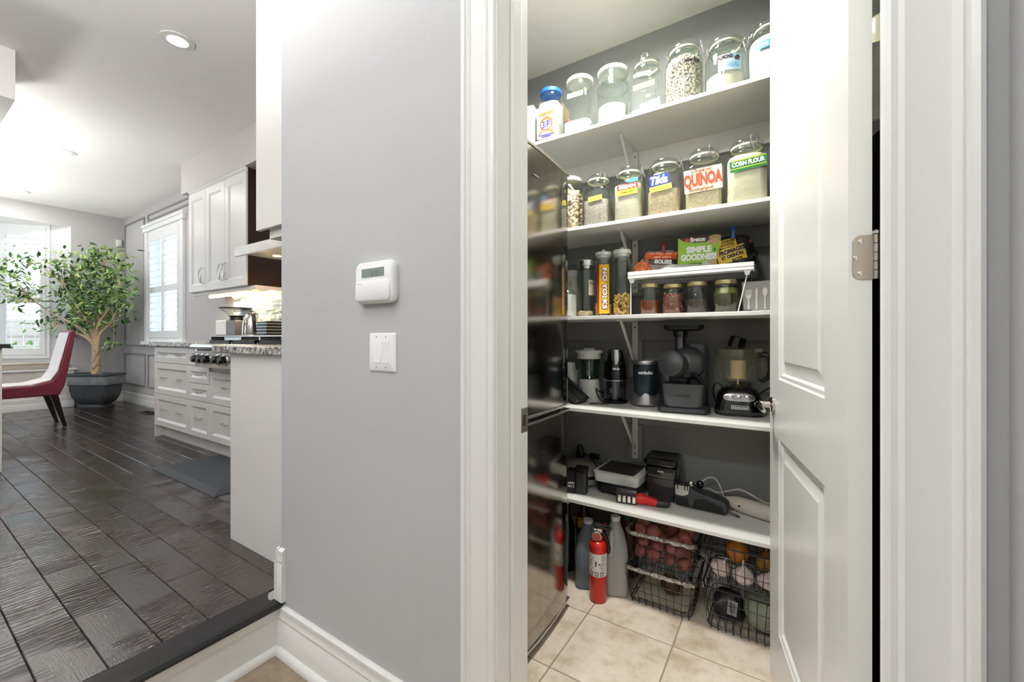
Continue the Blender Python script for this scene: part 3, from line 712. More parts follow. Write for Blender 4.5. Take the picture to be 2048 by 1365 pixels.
# ---- wall cabinet with three doors
uc = thing('wall_cabinet', 'white wall cabinet with three framed doors below the soffit', 'cabinet')
UX = [-5.17, -4.77, -4.365, -3.957]
build('body', MB().box(UX[0], UX[3], 1.822, 2.128, 1.611, 2.625), CAB, uc)
build('side_panel', MB().box(UX[3], UX[3] + .004, 1.815, 2.128, 1.611, 2.655), M('dark_brown_veneer', (52, 38, 30), .3), uc)
build('cornice', MB().prism([(1.822, 2.625), (1.81, 2.630), (1.80, 2.645), (1.79, 2.658), (2.0, 2.658), (2.0, 2.625)], UX[0], UX[3], 'x'), CAB, uc)
build('light_rail', MB().box(UX[0] + .02, UX[3] + .1, 1.835, 1.855, 1.580, 1.611).box(UX[3] + .08, UX[3] + .1, 1.855, 2.12, 1.580, 1.611), CAB, uc, .002)
for k in range(3):
    d = build('door', panel_front(UX[k] + .002, UX[k + 1] - .002, 1.613, 2.622, 1.80, fw=.07), CAB, uc, sm=20)
    hx = UX[k + 1] - .045 if k != 2 else UX[k] + .045
    hm = MB()
    for sgn in (-1, 1):
        hm.tube([(hx, 1.80, 1.69), (hx, 1.785, 1.69)] + [(hx + sgn * .028 * math.sin(math.pi * q / 8), 1.775 - .008 * math.sin(math.pi * q / 8), 1.69 + .15 * q / 8) for q in range(9)] + [(hx, 1.785, 1.84), (hx, 1.80, 1.84)], .0035, 8)
    build('handle', hm, HND, d)
TUBE = M('lit_fluorescent_tube', (255, 232, 180), .5, emit=7.0)
for k, (x0, x1, y) in enumerate(((-5.0, -4.2, 1.93), (-4.75, -3.95, 2.04))):
    ul = thing('under_cabinet_light', ('front' if k == 0 else 'rear') + ' warm tube light under the three-door wall cabinet', 'light')
    build('tube', MB().tube([(x0, y, 1.573), (x1, y, 1.573)], .014, 10), TUBE, ul)
    build('holder', MB().box(x0 - .02, x1 + .02, y - .02, y + .02, 1.5875, 1.6108), WHITEP, ul)
l = bpy.data.lights.new('tube_light', 'AREA'); l.shape = 'RECTANGLE'; l.size = .8; l.size_y = .05; l.energy = 4; l.color = (1, .82, .6)
lo = bpy.data.objects.new('tube_light', l); lo.location = (-4.5, 1.98, 1.553); COL.objects.link(lo)

# ---- mosaic backsplash, strip by strip
bs = tag(build('backsplash', MB().box(-4.93, -2.2, 2.122, 2.1299, 1.112, 1.61), M('backsplash_grout', (196, 194, 190), .8)), 'grey and white strip mosaic backsplash over the counter', 'backsplash', None, 'structure')
tm = [M('mosaic_white', (240, 240, 238), .15), M('mosaic_blue_grey', (166, 182, 192), .1), M('mosaic_grey', (140, 142, 142), .2), M('mosaic_pearl', (212, 214, 212), .12)]
tmesh = {}
r2 = random.Random(11)
row = 0; z = 1.114
while z < 1.60:
    x = -4.93
    while x < -3.72:
        Lt = r2.choice([.08, .12, .16])
        k = r2.randrange(4)
        if (Lt, k) not in tmesh: tmesh[(Lt, k)] = mesh_of('tile', MB().box(.001, Lt - .001, -.004, 0, .001, .021), tm[k])
        to = bpy.data.objects.new('tile', tmesh[(Lt, k)]); COL.objects.link(to); to.parent = bs; to.location = (x, 2.122, z); x += Lt
    z += .022

# ---- rangetop and hood
rt = thing('rangetop', 'stainless rangetop with large black control knobs', 'cooker')
build('body', MB().box(-3.958, -2.75, 1.45, 1.92, .92, 1.095), STEEL, rt, .004)
build('control_panel', MB().prism([(1.452, .915), (1.418, .92), (1.415, 1.045), (1.43, 1.06), (1.452, 1.06)], -3.958, -2.75, 'x'), STEEL, rt, .002)
build('front_rail', MB().prism([(1.46, 1.062), (1.40, 1.066), (1.385, 1.078), (1.39, 1.094), (1.41, 1.102), (1.46, 1.102)], -3.960, -2.746, 'x'), M('range_rail_steel', (228, 224, 218), .25, .7), rt)
build('cooktop_surface', MB().box(-3.945, -2.77, 1.47, 1.90, 1.095, 1.100), BLACK, rt)
for k in range(3):
    gx = -3.9 + k * .39; gm = MB()
    for q in range(4): gm.box(gx + q * .11, gx + q * .11 + .012, 1.5, 1.88, 1.115, 1.13)
    gm.box(gx, gx + .342, 1.5, 1.512, 1.10, 1.13).box(gx, gx + .342, 1.868, 1.88, 1.10, 1.13)
    build('grate', gm, BLACK, rt)
for k, x in enumerate((-3.89, -3.79, -3.70, -3.53, -3.43, -3.2, -3.05)):
    kb = build('knob', MB().lathe([(.036, 0), (.036, .008), (.028, .010), (.026, .04), (.022, .045)], n=24).xf(Matrix.Translation((x, 1.415, .985)) @ Matrix.Rotation(RAD(90), 4, 'X')), BLACKG, rt)
    build('bezel', MB().lathe([(.042, -.001), (.042, .006), (.036, .007)], n=24).xf(Matrix.Translation((x, 1.415, .985)) @ Matrix.Rotation(RAD(90), 4, 'X')), CHROME, kb)
hd = thing('range_hood', 'stainless range hood with warm lamps underneath', 'range hood')
build('hood_body', MB().box(-3.50, -2.60, 1.53, 2.12, 1.795, 1.845).box(-3.2, -2.9, 1.85, 2.12, 1.845, 2.659), STEEL, hd, .003)
build('front_lip', MB().box(-3.50, -2.60, 1.51, 1.53, 1.765, 1.835), M('range_rail_steel', (228, 224, 218)), hd, .003)
build('lamp_lens', MB().lathe([(.03, 1.792), (.03, 1.795)], -3.35, 1.75, 18), M('hood_lamp', (255, 200, 130), .5, emit=7), hd)
lamp('hood_lamp', (-3.35, 1.75, 1.785), 5, .06, (1, .66, .35))

# ---- small appliances on the counter behind
rs_ = thing('counter_riser', 'low steel riser shelf with dark slots on the counter', 'riser shelf', (0, 0, 1.110))
build('riser_top', MB().box(-5.0, -3.60, 1.93, 2.11, .050, .062), STEEL, rs_, .002)
for x in (-5.0, -4.68, -4.36, -4.0, -3.62): build('support', MB().box(x, x + .02, 1.93, 2.11, 0, .050), STEEL, rs_)
for x0, x1 in ((-4.66, -4.37), ): build('drawer', MB().box(x0, x1, 1.932, 2.10, .004, .046), STEEL, rs_)
TZ = 1.172
gr = thing('coffee_grinder', 'boxy grey coffee grinder with a flared glass hopper', 'grinder', (-4.58, 2.02, TZ))
build('body', MB().box(-.10, .10, -.08, .08, 0, .15), M('grinder_grey', (112, 104, 100), .35, .3), gr, .006)
build('white_side', MB().box(-.34, -.105, -.075, .075, 0, .155), WHITEP, gr, .01)
build('collar', MB().lathe([(.06, .15), (.055, .185), (.075, .20)], -.06, 0, 20), BLACK, gr)
build('hopper', MB().lathe([(.07, .20), (.14, .265), (.15, .27), (.14, .275)], -.06, 0, 24, False, False), JAR, gr)
build('hopper_lid', MB().lathe([(.151, .272), (.151, .28), (.02, .284)], -.06, 0, 24), BLACK, gr)
kt = thing('kettle', 'silver electric kettle with black handle beside the coffee grinder', 'kettle', (-4.28, 2.0, TZ))
build('body', MB().lathe([(.085, 0), (.088, .02), (.08, .12), (.062, .18), (.055, .20)], n=28), CHROME, kt)
build('lid', MB().lathe([(.055, .20), (.045, .215), (.012, .22), (.012, .235), (.001, .237)], n=20), BLACK, kt)
build('handle', MB().tube([(.05, -.02, .21), (.10, -.03, .20), (.125, -.035, .13), (.11, -.03, .06), (.085, -.02, .04)], .012, 8), BLACK, kt)
cf = thing('coffee_maker', 'dark pour-over coffee maker nearest the grey wall', 'coffee maker', (-3.98, 2.02, TZ))
build('body', MB().box(-.09, .09, -.08, .08, 0, .13), BLACK, cf, .008)
for k in range(4): build('band', MB().box(-.092, .092, -.082, .082, .02 + k * .028, .026 + k * .028), STEEL, cf)
build('hopper', MB().lathe([(.05, .13), (.06, .16), (.12, .24), (.125, .245)], 0, 0, 24, True, False), JAR, cf)
pl = thing('patterned_plate', 'blue and white round plate leaning on the backsplash', 'plate', (-4.42, 2.098, TZ))
build('dish', MB().lathe([(.09, 0), (.092, .004), (.06, .012), (.001, .012)], n=28).xf(Matrix.Translation((0, 0, .092)) @ Matrix.Rotation(RAD(80), 4, 'X')), M('blue_white_glaze', (214, 226, 240), .2, var=(45, .3), rgb2=(90, 130, 190)), pl)

# ---- island and its counter at the left edge
ci = thing('kitchen_island', 'white island corner with dark counter at the left edge', 'island')
build('body', MB().box(-6.1, -4.70, -1.6, .516, K, 1.075), CAB, ci, .002)
build('countertop', MB().box(-6.15, -4.66, -1.64, .552, 1.075, 1.105), M('dark_stone', (52, 50, 50), .15), ci, .004)
build('end_panel', MB().box(-4.70, -4.69, -1.55, .47, K + .1, 1.05), CAB, ci, .003)

# ---- upholstered chair
ch = thing('dining_chair', 'burgundy upholstered chair with pale front and dark tapered legs', 'chair', (-6.80, 1.12, K))
BURG = M('burgundy_leather', (116, 36, 56), .45, bump=(120, .05)); PALE = M('pale_upholstery', (226, 218, 216), .55)
wx = .235
def chair_side(off):   # outline in (y, z): front of seat is -y
    return [(-.50, .345), (-.50, .455), (-.20, .462), (-.06, .50), (-.005, .60), (.075, 1.02), (.09, 1.045), (.115, 1.04), (.125, 1.01), (.04, .45), (.0, .345)]
sm_ = MB().prism([(y, z) for y, z in chair_side(0)], -wx, wx, 'x')
build('shell', sm_, BURG, ch, .014, segs=3)
inn = [(-.49, .457), (-.20, .464), (-.062, .504), (-.008, .604), (.072, 1.015), (.070, 1.025), (-.016, .615), (-.072, .515), (-.205, .476), (-.49, .469)]
build('inner_cushion', MB().prism(inn, -wx + .02, wx - .02, 'x'), PALE, ch, .004)
LEGM = M('dark_walnut', (34, 22, 20), .3)
for sx in (-1, 1):
    build('leg', MB().loft([[(sx * .195 + a, -.04 + b_, .35) for a, b_ in ((-.024, -.03), (.024, -.03), (.024, .03), (-.024, .03))], [(sx * .185 + a, .045 + b_, 0) for a, b_ in ((-.013, -.014), (.013, -.014), (.013, .014), (-.013, .014))]]), LEGM, ch)
    build('leg', MB().loft([[(sx * .195 + a, -.45 + b_, .35) for a, b_ in ((-.024, -.03), (.024, -.03), (.024, .03), (-.024, .03))], [(sx * .195 + a, -.46 + b_, 0) for a, b_ in ((-.015, -.015), (.015, -.015), (.015, .015), (-.015, .015))]]), LEGM, ch)

# ---- planter with ficus tree
PX, PY = -8.0, 1.71
pt = thing('planter', 'dark grey rectangular planter with banded rim', 'planter', (PX, PY, K), RAD(33)); pt.scale = (.77, .82, 1.08)
PLM = M('slate_plastic', (66, 70, 74), .45, var=(12, .12)); PLB = M('planter_band_grey', (126, 129, 132), .5, var=(14, .15))
build('bowl', MB().loft([rsq(.19, .10, .03, .05), rsq(.25, .13, .05, .07), rsq(.31, .155, .06, .14), rsq(.335, .165, .06, .22), rsq(.34, .17, .05, .30)]), PLM, pt)
build('band', MB().loft([rsq(.345, .174, .04, .30), rsq(.352, .178, .04, .31), rsq(.352, .178, .04, .40), rsq(.35, .176, .04, .405)]), PLB, pt)
build('lower_ridge', MB().loft([rsq(.352, .18, .04, .290), rsq(.360, .186, .04, .297), rsq(.352, .18, .04, .305)]), PLM, pt)
build('rim', MB().loft([rsq(.352, .18, .03, .405), rsq(.375, .195, .03, .412), rsq(.375, .195, .03, .435), rsq(.35, .175, .03, .44), rsq(.34, .165, .03, .42)], False, False), PLM, pt)
build('soil', MB().loft([rsq(.345, .17, .03, .41), rsq(.345, .17, .03, .418)]), M('potting_soil', (42, 32, 26), .95, bump=(60, .6)), pt)
build('foot', MB().loft([rsq(.23, .12, .03, 0), rsq(.235, .125, .03, .02), rsq(.20, .105, .03, .035), rsq(.19, .10, .03, .05)]), PLM, pt)
tr = thing('ficus_tree', 'leafy ficus tree with pale twisted trunk in the grey planter', 'tree', (PX, PY, K + .418), RAD(33))
BARK = M('pale_ficus_bark', (196, 172, 142), .8, var=(30, .2), bump=(50, .5))
SP = .00695
clus = [(60, 540, .5), (45, 528, .3), (85, 516, .7), (110, 506, .9), (132, 525, 1), (150, 545, 1.1), (100, 580, .9), (72, 588, .7), (122, 600, 1.1), (150, 590, 1.2), (192, 545, 1.2), (184, 492, .6), (207, 500, .8), (216, 530, 1), (240, 508, .8), (262, 520, .7), (270, 548, .6), (274, 574, .5), (250, 582, .9), (226, 585, 1.1), (200, 592, 1.2), (172, 604, 1.2), (132, 640, .9), (152, 648, .8), (114, 628, .7), (190, 622, 1), (215, 625, .8), (236, 618, .7), (258, 600, .5), (160, 562, 1.2), (176, 524, .9), (96, 552, .9), (238, 545, .9), (210, 562, 1.2), (226, 676, .25), (128, 570, 1.1), (180, 575, 1.2), (165, 628, .9)]
rb = random.Random(21); br = MB(); lp = []
tk = MB()
for ph in (0, 2.1, 4.2):
    tk.tube([(.024 * math.cos(ph + q * .8), .024 * math.sin(ph + q * .8), -.01 + q * .05) for q in range(9)], [.034 - .0012 * q for q in range(9)], 8)
for q in range(14):
    a = rb.uniform(0, 6.28); z = rb.uniform(.05, .36); tk.tube([(.04 * math.cos(a), .04 * math.sin(a), z), (.085 * math.cos(a), .085 * math.sin(a), z + .02)], [.007, .002], 5)
build('trunk', tk, BARK, tr)
def ok_leaf(p):      # keep inside the room
    c_, s_ = math.cos(RAD(33)), math.sin(RAD(33)); X = PX + p[0] * c_ - p[1] * s_; Y = PY + p[0] * s_ + p[1] * c_
    return Y < 2.04 and (X > -8.40 if Y > 1.5 else X - -8.40 > Y - 1.5)
limbs = [Vector(p) for p in ((-.42, -.16, .74), (-.62, -.26, 1.08), (-.22, -.02, .92), (-.06, .03, 1.18), (.06, -.03, .86), (.22, .02, 1.15), (.32, -.08, .88), (.12, .0, 1.5), (-.35, -.10, 1.3), (.42, -.14, 1.25))]
for k_, e in enumerate(limbs):
    s0 = Vector((.03 * math.cos(k_), .02 * math.sin(k_), .36))
    br.tube(spline([s0, s0.lerp(e, .35) + Vector((-e.x * .12, 0, .06)), s0.lerp(e, .7) + Vector((e.x * .03, .02, .02)), e], 4), [.021 - .0012 * q for q in range(13)], 6)
for (u, v, dn) in clus:
    x = (u - 188) * SP; z = (745 - v) * SP; y = rb.uniform(-.14, .10)
    if x < -.55: y = -.30 + rb.uniform(-.05, .03)
    if x > .35: y = -.16
    c0 = Vector((x, y, z)); e = min(limbs, key=lambda q: (q - c0).length)
    br.tube(spline([e - Vector((0, 0, .05)), e.lerp(c0, .4) + Vector((rb.uniform(-.03, .03), rb.uniform(-.02, .02), .03)), c0], 4), [.0065 - .0005 * q for q in range(9)], 5)
    sg = .05 + .035 * dn
    for _ in range(int(12 + 36 * dn)):
        q = c0 + Vector((rb.gauss(0, sg * 1.15), rb.gauss(0, .06), rb.gauss(0, sg)))
        if ok_leaf(q): lp.append(q)
build('branches', br, BARK, tr)
leaf_obj('foliage', lp, .082, 9, LEAF, tr)

# ---- small kitchen odds and ends
ms = thing('motion_sensor', 'small white motion sensor high in the far corner', 'sensor', (-8.47, 2.06, 2.53))
build('housing', MB().loft([rsq(.03, .025, .01, 0), rsq(.036, .03, .01, .02), rsq(.036, .03, .01, .09), rsq(.03, .026, .01, .105)]), WHITEP, ms)
build('lens', MB().box(.024, .033, -.018, .018, .02, .06), GREYP, ms, .003)
fm = thing('kitchen_mat', 'dark grey cushioned floor mat in front of the range', 'mat', (0, 0, K))
FM = M('charcoal_mat', (52, 55, 60), .6, bump=(70, .25))
build('mat_pad', MB().loft([[(-3.90, 1.13, .0), (-2.88, 1.13, .0), (-2.88, 1.575, .0), (-3.90, 1.575, .0)], [(-3.90, 1.13, .003), (-2.88, 1.13, .003), (-2.88, 1.575, .003), (-3.90, 1.575, .003)], [(-3.83, 1.185, .018), (-2.95, 1.185, .018), (-2.95, 1.53, .018), (-3.83, 1.53, .018)]]), FM, fm, sm=5)
fv = thing('floor_vent', 'small dark floor register by the wall under the window', 'vent', (-6.83, 1.95, K))
build('vent_frame', MB().box(-.15, .15, -.055, -.045, 0, .006).box(-.15, .15, .045, .055, 0, .006).box(-.15, -.14, -.045, .045, 0, .006).box(.14, .15, -.045, .045, 0, .006), M('vent_bronze', (44, 36, 32), .4, .4), fv)
for k in range(9): build('slat', MB().box(-.13 + k * .03, -.122 + k * .03, -.045, .045, .001, .005), M('vent_bronze', (44, 36, 32)), fv)

# ---- keypad and switch on the hall wall
kp = thing('alarm_keypad', 'white alarm keypad with grey display on the grey wall', 'keypad', (-1.013, WY, 1.253))
KPW = M('keypad_white', (238, 239, 240), .4)
def rsv(hw, z0, z1, rad, y, k=6):     # upright rounded rectangle at depth y
    hh = (z1 - z0) / 2; return [(p[0], y, z0 + hh + p[1]) for p in rsq(hw, hh, rad, 0, k)]
build('housing', MB().loft([rsv(.083, .0, .122, .022, -.0005), rsv(.085, -.002, .124, .024, -.012), rsv(.083, 0, .122, .024, -.020), rsv(.078, .005, .117, .022, -.024)]), KPW, kp)
build('flap', MB().loft([rsv(.076, .006, .066, .014, -.022), rsv(.076, .006, .066, .014, -.027), rsv(.073, .009, .063, .012, -.029)]), KPW, kp)
sn = build('display', MB().loft([rsv(.050, .076, .102, .002, -.0235), rsv(.050, .076, .102, .002, -.0248)]), M('lcd_grey_green', (124, 136, 130), .25), kp)
lettering('2:11', .030, .012, lambda x, y: (x + .008, -.0252, .086 + y), M('lcd_dark', (60, 66, 66), .5), sn)
build('flap_logo', MB().box(-.066, -.045, -.0293, -.0289, .056, .058), M('pale_grey_print', (200, 202, 206), .6), kp)
sw = thing('light_switch', 'white double rocker switch plate below the keypad', 'switch', (-.995, WY, 1.050))
build('plate', MB().loft([rsv(.058, 0, .114, .004, -.0003), rsv(.058, 0, .114, .004, -.003), rsv(.054, .004, .110, .004, -.006)]), KPW, sw)
for sx in (-1, 1):
    xc = sx * .0185 - .003
    build('rocker', MB().prism([(-.0055, .026), (-.0085 if sx < 0 else -.0065, .026), (-.0065, .057), (-.0055 if sx < 0 else -.0085, .088), (-.0055, .088)], xc - .0155, xc + .0155, 'x'), M('rocker_white', (244, 244, 242), .25), sw, .0006)
for sx in (-1, 1):
    for z in (.012, .102): build('screw', MB().lathe([(.0025, 0), (.0025, .0006)], n=10).xf(Matrix.Translation((sx * .021 - .003, -.006, z)) @ Matrix.Rotation(RAD(90), 4, 'X')), NICKEL, sw)
# ================================================================== PANTRY
SZ = [2.080, 1.639, 1.232, .814, .395]      # undersides of the five shelves, top one first
ST = [z + .016 for z in SZ]
ORD = ['top', 'second', 'third', 'fourth', 'lowest']
HOLD = ['jars', 'jars with printed labels', 'jars and snacks', 'kitchen machines', 'gadgets']
for k in range(5):
    t = thing('pantry_shelf', 'white melamine pantry shelf holding ' + ['the row of clip jars under the ceiling', 'the jars with printed labels', 'the snacks and gold-lidded jars', 'the blenders and food processor', 'the knife sharpeners and gadgets'][k], 'shelf', (0, 0, 0), 0, 'pantry wall shelves')
    build('board', MB().box(-1.428, .498, 1.75, 2.109, SZ[k], ST[k]), SHELF, t, .0015)
    if k < 4:
        build('wall_batten', MB().box(-1.428, .498, 2.092, 2.109, SZ[k] - .095, SZ[k] - .0005), SHELF if k == 0 else PWALL, t, .001)
BRM = M('bracket_white', (214, 213, 206), .4)
for k in range(4):
    z = SZ[k]; x = -.62
    t = thing('shelf_bracket', 'white angled steel bracket under the ' + ['shelf of clip jars', 'shelf of labelled jars', 'shelf with the snack rack', 'shelf of kitchen machines'][k], 'bracket', (x, 0, z), 0, 'shelf brackets')
    build('backing_board', MB().box(-.035, .035, 2.080, 2.0915, -.28, -.096), SHELF if k == 0 else PWALL, t, .001)
    build('wall_plate', MB().box(-.014, .014, 2.076, 2.0799, -.265, -.0005), BRM, t, .001)
    build('arm', MB().box(-.010, .010, 1.83, 2.076, -.006, -.0005), BRM, t, .001)
    build('brace', MB().prism([(1.855, -.006), (1.875, -.006), (2.076, -.205), (2.076, -.225)], -.005, .005, 'x'), BRM, t, .001)
    for zz in (-.03, -.24): build('screw', MB().lathe([(.004, 0), (.004, .0012)], n=10).xf(Matrix.Translation((0, 2.0759, zz)) @ Matrix.Rotation(RAD(90), 4, 'X')), DGREY, t)

# ---- lamp on the pantry ceiling
pl_ = thing('flush_ceiling_lamp', 'round flush lamp on the pantry ceiling at the top edge', 'ceiling light', (-.62, 1.52, PCZ))
build('rim', MB().lathe([(.15, -.0005), (.155, -.02), (.15, -.03), (.14, -.03)], n=36, c0=False, c1=False), NICKEL, pl_)
build('diffuser', MB().lathe([(.14, -.028), (.12, -.055), (.07, -.075), (.001, -.08)], n=36, c0=False), M('lit_opal_glass', (255, 252, 244), .4, emit=14), pl_)
lamp('pantry_lamp', (-.62, 1.46, PCZ - .085), PANTRY_W, .2, (1, .985, .93))

# ---- refrigerator
fr = thing('refrigerator', 'dark stainless refrigerator at the left inside the pantry', 'refrigerator', (0, 0, 0))
FRM = M('dark_stainless', (168, 163, 155), .13, 1., var=(30, .05), stretch=(1, 1, .03))
def fdoor(z0, z1):
    n = 12; secs = []
    poly = [(-.80, 1.035)] + [(-.757 - .010 * (2 * i / n - 1) ** 2 - (.012 if i in (0, n) else 0), 1.035 + .602 * i / n) for i in range(n + 1)] + [(-.80, 1.637)]
    return MB().prism(poly, z0, z1)
build('body', MB().box(-1.42, -.81, 1.04, 1.632, .03, 1.835), M('fridge_side_black', (30, 30, 31), .4), fr, .004)
ud = build('upper_door', fdoor(.872, 1.840), FRM, fr, .002)
ld = build('lower_door', fdoor(.04, .838), FRM, fr, .002)
SILV = M('silver_trim', (214, 212, 208), .25, .9)
build('grip_strip', MB().prism([(p[0] + .003, p[1]) for p in [(-.80, 1.036), (-.770, 1.036), (-.757, 1.20), (-.754, 1.336), (-.757, 1.47), (-.770, 1.636), (-.80, 1.636)]], .862, .8719), SILV, ud, .002)
build('grip_strip', MB().prism([(p[0] + .003, p[1]) for p in [(-.80, 1.036), (-.770, 1.036), (-.757, 1.20), (-.754, 1.336), (-.757, 1.47), (-.770, 1.636), (-.80, 1.636)]], .8381, .848), SILV, ld, .002)
build('top_trim', MB().prism([(p[0] + .002, p[1]) for p in [(-.80, 1.036), (-.770, 1.036), (-.757, 1.20), (-.754, 1.336), (-.757, 1.47), (-.770, 1.636), (-.80, 1.636)]], 1.8401, 1.850), SILV, ud, .002)
build('bottom_trim', MB().prism([(p[0] + .002, p[1]) for p in [(-.80, 1.036), (-.770, 1.036), (-.757, 1.20), (-.754, 1.336), (-.757, 1.47), (-.770, 1.636), (-.80, 1.636)]], .032, .0399), SILV, ld, .001)
build('base', MB().box(-1.40, -.80, 1.05, 1.63, 0, .03), BLACK, fr)
build('emblem', MB().box(-.7535, -.7525, 1.30, 1.34, 1.737, 1.741), M('emblem_silver', (200, 200, 198), .3, .6), ud)

# ================================================================== jars
def mat_grain(name, c0, c1, scale=220, bump=.5):
    if name in MATS: return MATS[name]
    m = bpy.data.materials.new(name); m.use_nodes = True
    nt = m.node_tree; n = nt.nodes; L = nt.links; b = n['Principled BSDF']
    tc = n.new('ShaderNodeTexCoord'); vo = n.new('ShaderNodeTexVoronoi'); vo.inputs['Scale'].default_value = scale; L.new(tc.outputs['Object'], vo.inputs['Vector'])
    sp = n.new('ShaderNodeSeparateColor'); L.new(vo.outputs['Color'], sp.inputs[0])
    mx = n.new('ShaderNodeMix'); mx.data_type = 'RGBA'; mx.inputs['A'].default_value = lin(c0); mx.inputs['B'].default_value = lin(c1)
    L.new(sp.outputs[0], mx.inputs['Factor']); L.new(mx.outputs['Result'], b.inputs['Base Color'])
    bp = n.new('ShaderNodeBump'); bp.inputs['Strength'].default_value = bump; bp.inputs['Distance'].default_value = .003; L.new(vo.outputs['Distance'], bp.inputs['Height']); L.new(bp.outputs[0], b.inputs['Normal'])
    b.inputs['Roughness'].default_value = .7; MATS[name] = m; return m
FLOUR = M('white_flour', (228, 225, 220), .9, bump=(60, .25)); FLOUR2 = M('cream_flour', (244, 232, 200), .9, bump=(60, .2)); BESAN = M('besan_flour', (238, 226, 204), .9, bump=(50, .3))
RICE = mat_grain('basmati_rice', (226, 214, 204), (190, 172, 160)); RICE2 = mat_grain('long_grain_rice', (232, 210, 178), (196, 166, 132)); QUIN = mat_grain('quinoa_grain', (240, 222, 190), (210, 184, 146), 260)
GASK = M('rubber_gasket', (220, 214, 190), .6); WIRE = M('bail_wire', (205, 205, 202), .2, 1.)

def jar_body(hw, h, sq, neck, t=0., top=None, nk=.86):
    """sections of the jar outside (t = 0) or of the space inside it (t = wall)"""
    rad = hw if not sq else hw * .42
    nz = h * nk
    S = [(hw * .93 - t, rad * .8, 0 + t), (hw - t, rad, h * .025 + t), (hw - t, rad, h * (nk - .24)), (hw * .985 - t, min(hw, rad * 1.15), h * (nk - .185)), (hw * .93 - t, min(hw, rad * 1.5), h * (nk - .135)), (neck * 1.06 - t, hw, h * (nk - .085)), (neck - t, hw, h * (nk - .06)), (neck - t, hw, nz)]
    out = [rsq(a, a, min(r, a), z) for a, r, z in S]
    if top is None: return out
    res = []
    for k, s in enumerate(out):
        if s[0][2] < top: res.append(s)
        else:
            a, b_ = out[k - 1], s; f = (top - a[0][2]) / max(1e-6, b_[0][2] - a[0][2])
            res.append([tuple(Vector(p).lerp(Vector(q), f)) for p, q in zip(a, b_)]); break
    return res
def bail(r, z, phi):
    """wire clasp: ring round the neck, hinge loop behind, lever loop at angle phi"""
    mb = MB(); c, s = math.cos(RAD(phi)), math.sin(RAD(phi))
    P = lambda a, t, zz: (a * c - t * s, a * s + t * c, zz)
    mb.tube([(r * math.cos(2 * math.pi * i / 24), r * math.sin(2 * math.pi * i / 24), z) for i in range(24)], .0014, 6, True)
    mb.tube([P(r, -.012, z), P(r + .008, -.012, z + .014), P(r + .010, -.012, z + .030), P(r + .004, -.008, z + .042), P(r + .004, .008, z + .042), P(r + .010, .012, z + .030), P(r + .008, .012, z + .014), P(r, .012, z)], .0015, 6)
    mb.tube([P(r + .009, -.010, z + .030), P(r + .014, -.009, z + .005), P(r + .018, -.004, z - .016), P(r + .018, .004, z - .016), P(r + .014, .009, z + .005), P(r + .009, .010, z + .030)], .0015, 6)
    mb.tube([P(-r, -.010, z), P(-r - .008, -.010, z + .018), P(-r - .005, 0, z + .034), P(-r - .008, .010, z + .018), P(-r, .010, z)], .0015, 6)
    return mb
def jar(label, x, y, z, hw, h, sq=True, fill=None, lid='clip', clip=40, face=None, group='large storage jars', neckf=.72, lidmat=None, name='glass_jar', capk=1.0):
    t = thing(name, label, 'jar', (x, y, z), (face_cam(x, y) if not sq else RAD(5)) if face is None else face, group)
    neck = hw * neckf; nk = .87 if lid == 'clip' else .91
    build('glass_body', MB().loft(jar_body(hw, h, sq, neck, nk=nk), True, False), JAR, t)
    if fill:
        m, fz, nm = fill
        secs = jar_body(hw, h, sq, neck, .0065, top=max(.02, fz * h), nk=nk)
        f = build(nm, MB().loft(secs), m, t, sm=50); f['kind'] = 'stuff'
    zt = h * nk
    if lid == 'clip':
        build('gasket', MB().lathe([(neck * 1.02, zt + .003), (neck * 1.06, zt + .005), (neck * 1.06, zt + .010), (neck * 1.02, zt + .012)], n=32, c0=False, c1=False), GASK, t)
        build('neck_ring', MB().lathe([(neck, zt - .018), (neck * 1.09, zt - .014), (neck * 1.09, zt - .004), (neck * 1.02, zt + .003)], n=32, c0=False, c1=False), JAR, t)
        build('lid', MB().lathe([(neck * 1.02, zt + .012), (neck * 1.10, zt + .014), (neck * 1.10, zt + .022), (neck * 1.02, h - .004), (neck * .85, h - .001), (.001, h)], n=32, c0=True, c1=True), JAR, t)
        build('wire_clasp', bail(neck * 1.10, zt - .006, clip), WIRE, t)
    else:
        lm = lidmat or WHITEP
        build('neck_ring', MB().lathe([(neck, zt - .016), (neck * 1.06, zt - .010), (neck * 1.06, zt), (neck, zt + .004)], n=32, c0=False, c1=False), JAR, t)
        R_ = neck * 1.12 * capk
        build('lid', MB().lathe([(R_, zt + .004), (R_ + .001, zt + .008), (R_ + .001, h - .006), (R_ - .005, h), (.001, h)], n=36), lm, t, sm=30)
    return t
def fr_of(hw): return flatmap(-hw - .0006, 0)
def lab(t, hw, w_, h_, zc, m, cx=0, rot=0, yo=0., sq=True, r=None):
    mp = (lambda x, y: (x, -hw - .0008 - yo, y)) if sq else cylmap((r or hw) + .0008 + yo, 0)
    return patch('label', w_, h_, mp, m, t, cx, zc, 8, 2, rot), ((lambda x, y: (x, -hw - .0018 - yo, y)) if sq else cylmap((r or hw) + .0018 + yo, 0))

GT = 'glass jars on the top pantry shelf'; G2 = 'glass jars on the second pantry shelf'
Z1 = ST[0]; Z2 = ST[1]; Z3 = ST[2]; Z4 = ST[3]; Z5 = ST[4]
